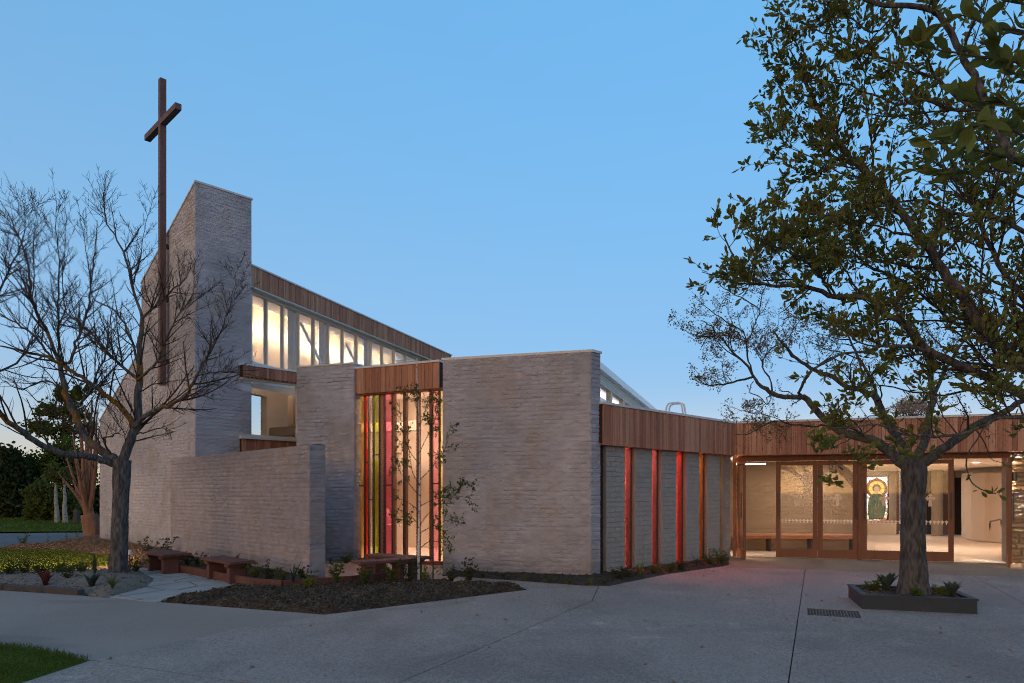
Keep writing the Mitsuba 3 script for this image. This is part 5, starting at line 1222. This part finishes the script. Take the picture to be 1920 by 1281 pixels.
# ================================================================== PLANTS
def tuft(r, n, h, w, spread=0.6):
    """strap leaves arching out from one point"""
    V, Fc, o = [], [], 0
    for _ in range(n):
        a = r.uniform(0, 2 * np.pi); hh = h * r.uniform(.6, 1.1); sp = spread * hh * r.uniform(.3, 1.2); t = np.linspace(0, 1, 6)
        x = sp * t ** 1.5; z = hh * (t - 0.42 * spread * t ** 3); ww = w * np.array([.7, 1, 1, .8, .5, 0.04]) / 2
        c = np.column_stack([x * math.cos(a), x * math.sin(a), z]); s_ = np.array([-math.sin(a), math.cos(a), 0])
        V.append(np.stack([c - s_ * ww[:, None], c + s_ * ww[:, None]], 1).reshape(-1, 3)); i = np.arange(5)[:, None] * 2 + o
        Fc.append(np.concatenate([i + [0, 1, 3], i + [0, 3, 2]])); o += 12
    return np.vstack(V), np.vstack(Fc)


def bush(r, n_stem, h, rad, leaf, per):
    st, pos, dr_ = [], [], []
    for _ in range(n_stem):
        a = r.uniform(0, 2 * np.pi); l_ = h * r.uniform(.55, 1.05); k = 6; t = np.linspace(0, 1, k); x = rad * r.uniform(.2, 1) * t ** 1.2
        p = np.column_stack([x * math.cos(a), x * math.sin(a), l_ * t]) + np.r_[0, np.ones(k - 1)][:, None] * r.normal(0, .012, (k, 3)); st.append(tube(p, np.linspace(.006, .002, k), 3))
        for _ in range(per):
            i = r.integers(1, k); pos.append(p[i]); dr_.append([*r.normal(0, 1, 2), r.uniform(-.1, 1)])
    n = len(pos); return cat(st), leaves(np.array(pos), np.array(dr_), leaf * r.uniform(.6, 1.1, n), leaf * .42, int(r.integers(1e6)))


PL = np.random.default_rng(77)
def ground_pt(u, v, z=0.0): q = GP(u, v, z); return np.array([*q, z])


def plant(u, v, h, kind, label, m='leaf_deep', z=0.0, group=None, name=None, at=None):
    q = ground_pt(u, v, z) if at is None else np.asarray(at, float); q = q - [0, 0, 0.02]
    if kind == 'bush':
        k = thing(name or 'shrub', label, 'shrub', group); st, lf = bush(PL, 9, h, h * .48, 0.075, 16); put('stems', (st[0] + q, st[1]), 'twig_left', k, kind='stuff'); put('foliage', (lf[0] + q, lf[1]), m, k, kind='stuff')
    elif kind == 'low':
        k = thing(name or 'ground_plant', label, 'plant', group); st, lf = bush(PL, 12, h, h * 1.0, 0.06, 14); put('stems', (st[0] + q, st[1]), 'twig_left', k, kind='stuff'); put('foliage', (lf[0] + q, lf[1]), m, k, kind='stuff')
    elif kind == 'tuft':
        k = thing(name or 'grass_tuft', label, 'grass', group); v_, f = tuft(PL, 26, h, 0.012, .75); put('blades', (v_ + q, f), m, k, kind='stuff')
    elif kind == 'rosette':
        k = thing(name or 'succulent', label, 'plant', group)
        for _ in range(17): v_, f = tuft(PL, 1, h, 0.085, .6); put('leaf', (v_ + q, f), m, k)
    elif kind == 'strap':
        k = thing(name or 'strap_plant', label, 'plant', group)
        for _ in range(11): v_, f = tuft(PL, 1, h * PL.uniform(.7, 1.1), 0.035, .35); put('leaf', (v_ + q, f), m, k)
    elif kind == 'whip':
        k = thing(name or 'young_plant', label, 'plant', group); st, lf = bush(PL, 2, h, h * .12, 0.06, 9); put('stems', (st[0] + q, st[1]), 'twig_left', k, kind='stuff'); put('foliage', (lf[0] + q, lf[1]), m, k, kind='stuff')
    return k
# by the tower wall and in the raised bed
plant(275, 1046, .55, 'bush', 'dark upright shrub behind the left bench against the tower wall', 'leaf_dark')
plant(313, 1050, .52, 'bush', 'dark upright shrub at the left end of the low garden wall', 'leaf_dark')
plant(247, 1044, .85, 'whip', 'thin young plant just right of the bare tree trunk', 'leaf_lime', .05)
plant(196, 1031, .45, 'whip', 'small young plant left of the bare tree trunk by the tower wall', 'leaf_green', .05)
for i, (u, v, h, kd, lb) in enumerate([(352, 1058, .26, 'low', 'dark low plant in the raised bed between the two left benches'), (372, 1060, .26, 'low', 'dark low plant behind the far end of the middle bench'), (398, 1066, .25, 'low', 'dark low plant behind the seat of the middle bench'), (455, 1078, .24, 'low', 'dark low plant beside the right end of the middle bench'),
                                      (478, 1082, .24, 'low', 'dark low plant second right of the middle bench'), (505, 1084, .20, 'low', 'dark low plant in the middle of the raised bed'), (530, 1086, .18, 'low', 'dark low plant left of the strap leaved plant'), (568, 1086, .2, 'low', 'dark low plant under the end of the low garden wall')]):
    plant(u, v, h, kd, lb, ('leaf_deep', 'leaf_dark')[i % 2], .13)
plant(550, 1091, .42, 'strap', 'tall strap leaved plant at the right part of the raised bed', 'leaf_blue', .13)
plant(441, 1064, .42, 'strap', 'red leaved strap plant behind the middle bench', 'leaf_red', .13)
plant(503, 1070, .32, 'whip', 'thin reddish plant against the low garden wall', 'leaf_red', .13)
plant(580, 1104, .26, 'bush', 'yellow green shrub in front of the end of the low wall', 'leaf_lime', .06)
plant(632, 1093, .34, 'bush', 'bright green shrub right of the end of the low wall', 'leaf_green', .1)
plant(687, 1098, .30, 'bush', 'green shrub beside the left leg of the front bench', 'leaf_deep', .06)
plant(735, 1096, .30, 'bush', 'dark green shrub below the seat of the front bench', 'leaf_deep', .06)
plant(766, 1093, .42, 'bush', 'dense dark shrub just left of the birch sapling', 'leaf_dark', .06)
plant(800, 1092, .30, 'low', 'yellow green low plant right of the birch sapling stem', 'leaf_lime', .05)
plant(846, 1091, .26, 'low', 'low dark plant left of the upright shrub before the big wall', 'leaf_dark', .05)
plant(878, 1094, .46, 'bush', 'upright dark shrub at the left foot of the big brick wall', 'leaf_dark', .05)
plant(650, 1056, .22, 'low', 'low yellow plant at the foot of the rough lit wall', 'leaf_lime', .0)
plant(620, 1056, .22, 'tuft', 'pale grass tuft at the foot of the rough lit wall', 'leaf_lime', .0)
for i, (u, v) in enumerate([(905, 1081), (945, 1084), (985, 1088), (1030, 1092), (1068, 1095), (1108, 1096), (1132, 1095)]):
    plant(u, v, PL.uniform(.13, .22), 'tuft', ('short', 'second', 'third', 'fourth', 'fifth', 'sixth', 'rightmost')[i] + ' grass tuft along the foot of the big brick wall' + (' counted from the left' if 0 < i < 6 else ''), ('leaf_green', 'grass_blade', 'leaf_lime')[i % 3], .03)
for u, v, h, kd, m, lb in [(1160, 1084, .20, 'low', 'leaf_dark', 'dark low plant under the first block pier'), (1176, 1082, .20, 'low', 'leaf_blue', 'grey green low plant under the first red slit window'), (1200, 1079, .40, 'strap', 'leaf_lime', 'flowering strap plant between the first two lit slit windows'),
                          (1226, 1074, .15, 'low', 'leaf_deep', 'low plant under the second red slit window'), (1254, 1071, .17, 'low', 'leaf_deep', 'dark low plant under the third block pier'), (1276, 1068, .15, 'low', 'leaf_dark', 'low plant under the brightest red slit window'),
                          (1306, 1063, .34, 'strap', 'leaf_dark', 'dark upright strap plant under the fourth block pier'), (1330, 1058, .30, 'low', 'leaf_green', 'leafy plant under the orange slit window'), (1355, 1056, .30, 'low', 'leaf_green', 'leafy plant by the entrance corner of the block wall'), (1340, 1059, .18, 'tuft', 'leaf_lime', 'grass tuft between the two leafy plants near the entrance')]:
    plant(u, v, h, kd, lb, m, .04)
# sand bed under the bare tree
for u, v, h, kd, m, lb in [(85, 1096, .34, 'rosette', 'leaf_red', 'dark red succulent left in the sandy bed'), (172, 1100, .34, 'rosette', 'leaf_blue', 'grey green succulent in front of the bare tree'), (128, 1088, .26, 'low', 'leaf_dark', 'dark low plant between the two succulents'), (211, 1104, .36, 'tuft', 'leaf_deep', 'spiky tuft at the foot of the bare tree'),
                          (178, 1080, .50, 'strap', 'leaf_dark', 'tall strap leaved plant left of the bare tree trunk'), (45, 1074, .28, 'low', 'leaf_dark', 'dark low plant at the far left of the soil border'), (112, 1078, .18, 'low', 'leaf_green', 'small green plant behind the sandy bed'), (150, 1076, .25, 'low', 'leaf_dark', 'dark plant in the soil border near the bare tree'),
                          (20, 1078, .22, 'low', 'leaf_dark', 'dark low plant at the left edge of the soil border'), (75, 1076, .16, 'low', 'leaf_dark', 'dark tussock above the red succulent'), (255, 1070, .25, 'low', 'leaf_green', 'green plant between the bare tree and the left bench'), (42, 1023, .35, 'low', 'leaf_deep', 'small shrub at the road edge behind the lawn')]:
    plant(u, v, h, kd, lb, m, .06)
for u, v, lb in [(90, 1018, 'first'), (125, 1013, 'second'), (145, 1012, 'third')]: plant(u, v, .35, 'whip', lb + ' thin young plant from the left in the leaf litter bed', 'leaf_lime', .05)
# planter plants
plant(0, 0, .36, 'rosette', 'upright grey leaved succulent left of the trunk in the planter', 'leaf_blue', at=[*P2(1662, 10.05), .17])
plant(0, 0, .30, 'rosette', 'spreading succulent right of the trunk in the planter', 'leaf_blue', at=[*P2(1784, 9.45), .17])
plant(0, 0, .16, 'low', 'small green plant at the left corner of the planter', 'leaf_green', at=[*P2(1638, 10.0), .17])
plant(0, 0, .10, 'low', 'tiny green plant before the trunk in the planter', 'leaf_green', at=[*P2(1716, 9.4), .17])
plant(0, 0, .12, 'low', 'low plant behind the right succulent in the planter', 'leaf_lime', at=[*P2(1762, 9.7), .17])

# garden light
q = ground_pt(243, 1071, .06)
gl_ = thing('garden_light', 'small white garden light on the ground right of the bare tree', 'lamp')
q = q + [0, 0, .2]
put('spike', tube([q - [0, 0, .25], q + [0, 0, .12]], .012, 8), 'black_plastic', gl_)
put('head', trimesh.creation.cylinder(0.045, 0.09, transform=trimesh.transformations.translation_matrix(q + [0, 0, .17]), sections=16), 'white_steel', gl_, 40)
hd = q + np.array([-.02, .07, .18]); tgt = ground_pt(40, 1044, 0.15)
scene['garden_light_beam'] = {'type': 'spot', 'to_world': T().look_at(origin=list(map(float, hd)), target=list(map(float, tgt)), up=[0, 0, 1]), 'intensity': {'type': 'rgb', 'value': [c * 24 * LAMP for c in (1, .66, .28)]}, 'cutoff_angle': 42, 'beam_width': 24}

# ================================================================== FAR LEFT: HEDGE, TREES; FAR RIGHT: HOUSE, SHRUB
def crown(r, c, rad, n, size, clumps=14):
    """leaf-sized faces gathered in clumps through an ellipsoid, gaps between"""
    cc = r.normal(size=(clumps, 3)); cc /= np.linalg.norm(cc, axis=1, keepdims=True); cc *= r.uniform(.35, .9, (clumps, 1)); k = r.integers(0, clumps, n)
    p = cc[k] + r.normal(0, .20, (n, 3)); p = p * rad + c
    return leaves(p, r.normal(size=(n, 3)), size * r.uniform(.6, 1.2, n), size * .6, int(r.integers(1e6)))
BG = np.random.default_rng(99)
def far_tree(name, u, v_base, Y, blobs, m, label, trunk_r=.15, bark_='bark_plain', size=.22, cat_='tree', group=None, trunk_top=None, limbs=5):
    k = thing(name, label, cat_, group); b = np.array([*P2(u, Y), zat(v_base, Y)]); b[2] = max(b[2], -0.05)
    ms_ = []
    for (cu, cv, ru, rv, n) in blobs:
        c = PX(cu, cv, Y); ms_.append(crown(BG, c, np.array([ru * Y / F, ru * Y / F * .9, rv * Y / F]), n, size))
    top = PX(*(trunk_top or (blobs[0][0], blobs[0][1])), Y); n_ = 10
    p = b + (top - b) * np.linspace(0, 1, n_)[:, None] + np.r_[0, np.ones(n_ - 1)][:, None] * BG.normal(0, .05 if limbs else .015, (n_, 3)); put('trunk', trunk_mesh(p, np.linspace(trunk_r, trunk_r * .3, n_), 10, .04, 2), bark_, k, True)
    for (cu, cv, ru, rv, n) in blobs:
        for _ in range(limbs):
            e = PX(cu + BG.uniform(-.8, .8) * ru, cv + BG.uniform(-.8, .6) * rv, Y + BG.uniform(-1, 1)); i = BG.integers(4, 9); put('limb', tube(smooth_path([p[i], (p[i] + e) / 2 + BG.normal(0, .15, 3), e], 7), np.linspace(trunk_r * .35, .02, 7), 5), bark_, k, True)
    put('crown', cat(ms_), m, k, kind='stuff'); return k
far_tree('dark_tree', 8, 985, 44, [(5, 905, 40, 70, 5200), (-30, 880, 40, 60, 2500), (20, 950, 36, 32, 2600)], 'leaf_dark', 'dark evergreen at the far left edge beyond the road', size=.34)
far_tree('round_shrub', 90, 985, 40, [(90, 945, 40, 40, 6500), (70, 958, 30, 26, 2600), (118, 952, 26, 32, 2200)], 'leaf_deep', 'rounded dark green shrub beside the white birch trunks', size=.26, cat_='shrub', trunk_r=.12)
far_tree('spreading_tree', 100, 985, 46, [(85, 870, 55, 34, 3600), (130, 855, 45, 30, 2600), (40, 885, 40, 24, 2000), (150, 895, 36, 26, 1600)], 'leaf_green', 'spreading mid green tree above the rounded shrub', size=.26)
far_tree('pine_tree', 118, 985, 52, [(118, 740, 26, 18, 520), (90, 770, 28, 15, 460), (145, 772, 30, 16, 480), (70, 800, 28, 14, 420), (110, 812, 40, 16, 620), (150, 735, 18, 14, 260), (165, 800, 24, 20, 420)], 'leaf_deep', 'tall open crowned pine standing behind the other far trees', size=.30, trunk_r=.18, trunk_top=(120, 735))
for u, lb in ((107, 'left one of the two white birch trunks beyond the road'), (122.5, 'right one of the two white birch trunks beyond the road')):
    far_tree('birch_tree', u, 984, 36, [(u - 2, 890, 18, 20, 420)], 'leaf_deep', lb, .13, 'bark_white', size=.16, trunk_top=(u - 3, 890), limbs=0)
hdg = thing('hedge', 'long dark hedge along the far side of the lawn', 'hedge')
hl = [crown(BG, np.array([*P2(u, 47), 1.0]), np.array([1.5, .9, 1.3]), 900, .3, 10) for u in range(-120, 230, 20)]
put('foliage', cat(hl), 'leaf_dark', hdg, kind='stuff')
fp = thing('fence_post', 'short dark post on the far lawn beside the road', 'post'); put('body', cbox(*(P2(143, 35)[0] + np.array([-.12, .12])), 34.9, 35.1, -0.02, .75, .02), 'kerb_stone', fp)
# many stemmed red barked tree by the tower
mt = thing('red_barked_tree', 'many stemmed tree with peeling red bark at the corner of the tower wall', 'tree')
YM = 24.5; wm = Wood(61)
put('trunk', trunk_mesh(px_path([(176, 1013), (174, 995), (170, 978), (168, 965)], YM, YM, 12), np.linspace(.34, .27, 12), 16, .08, 4), 'bark_red', mt, True)
for tgt in [(122, 850), (136, 810), (150, 775), (160, 760), (172, 745), (182, 770), (186, 800), (140, 860), (165, 810), (178, 840), (108, 885), (150, 820)]:
    p = px_path([(168 + wm.r.uniform(-6, 8), 972), (160 + (tgt[0] - 150) * .35, 930), ((160 + tgt[0]) / 2 + (tgt[0] - 150) * .2, (930 + tgt[1]) / 2), tgt], YM, YM + wm.r.uniform(-1.2, 1.2)); r = taper(p, .105, .015)
    put('stem', trunk_mesh(p, r, 10, .04, 7), 'bark_red', mt, True); wm.grow(p, r, 1.5, 1.0, 2, up=.5, rmin=.006, ang=(15, 45), t0=.45)
put('twigs', cat(wm.thin + wm.thick), 'twig_left', mt, True, kind='stuff')
ti = np.array([t[0] for t in wm.tips]); put('dry_leaves', leaves(ti, wm.r.normal(size=ti.shape), .07, .04, 3), 'leaf_dry', mt, kind='stuff')

# behind the entrance roof, right
hs = thing('far_house', 'pale roofed house showing over the entrance roof at the right', 'house')
HWl = W(P2(1700, 38), P2(2250, 34))
put('wall', HWl.box(0, HWl.len, -0.1, 4.7, -6, 0), 'white_wall', hs)
put('roof', HWl.prism([(-.5, 4.7), (HWl.len + .5, 4.7), (HWl.len + .5, 4.85), (-.5, 4.85)], -6.4, .5), 'white_steel', hs)
put('gutter', HWl.box(-.5, HWl.len + .5, 4.86, 5.0, .38, .52), 'flashing', hs)
for s in (3, 7, 11): put('window', HWl.box(s, s + 1.6, 1.2, 2.6, 0.002, .04), 'bronze_frame', hs)
far_tree('dry_shrub', 1712, 930, 30, [(1712, 772, 40, 26, 1300), (1690, 764, 24, 18, 420), (1735, 762, 20, 16, 300)], 'leaf_tan', 'dry tan bush behind the roof beside the planter tree limbs', size=.10, cat_='shrub', trunk_r=.08)
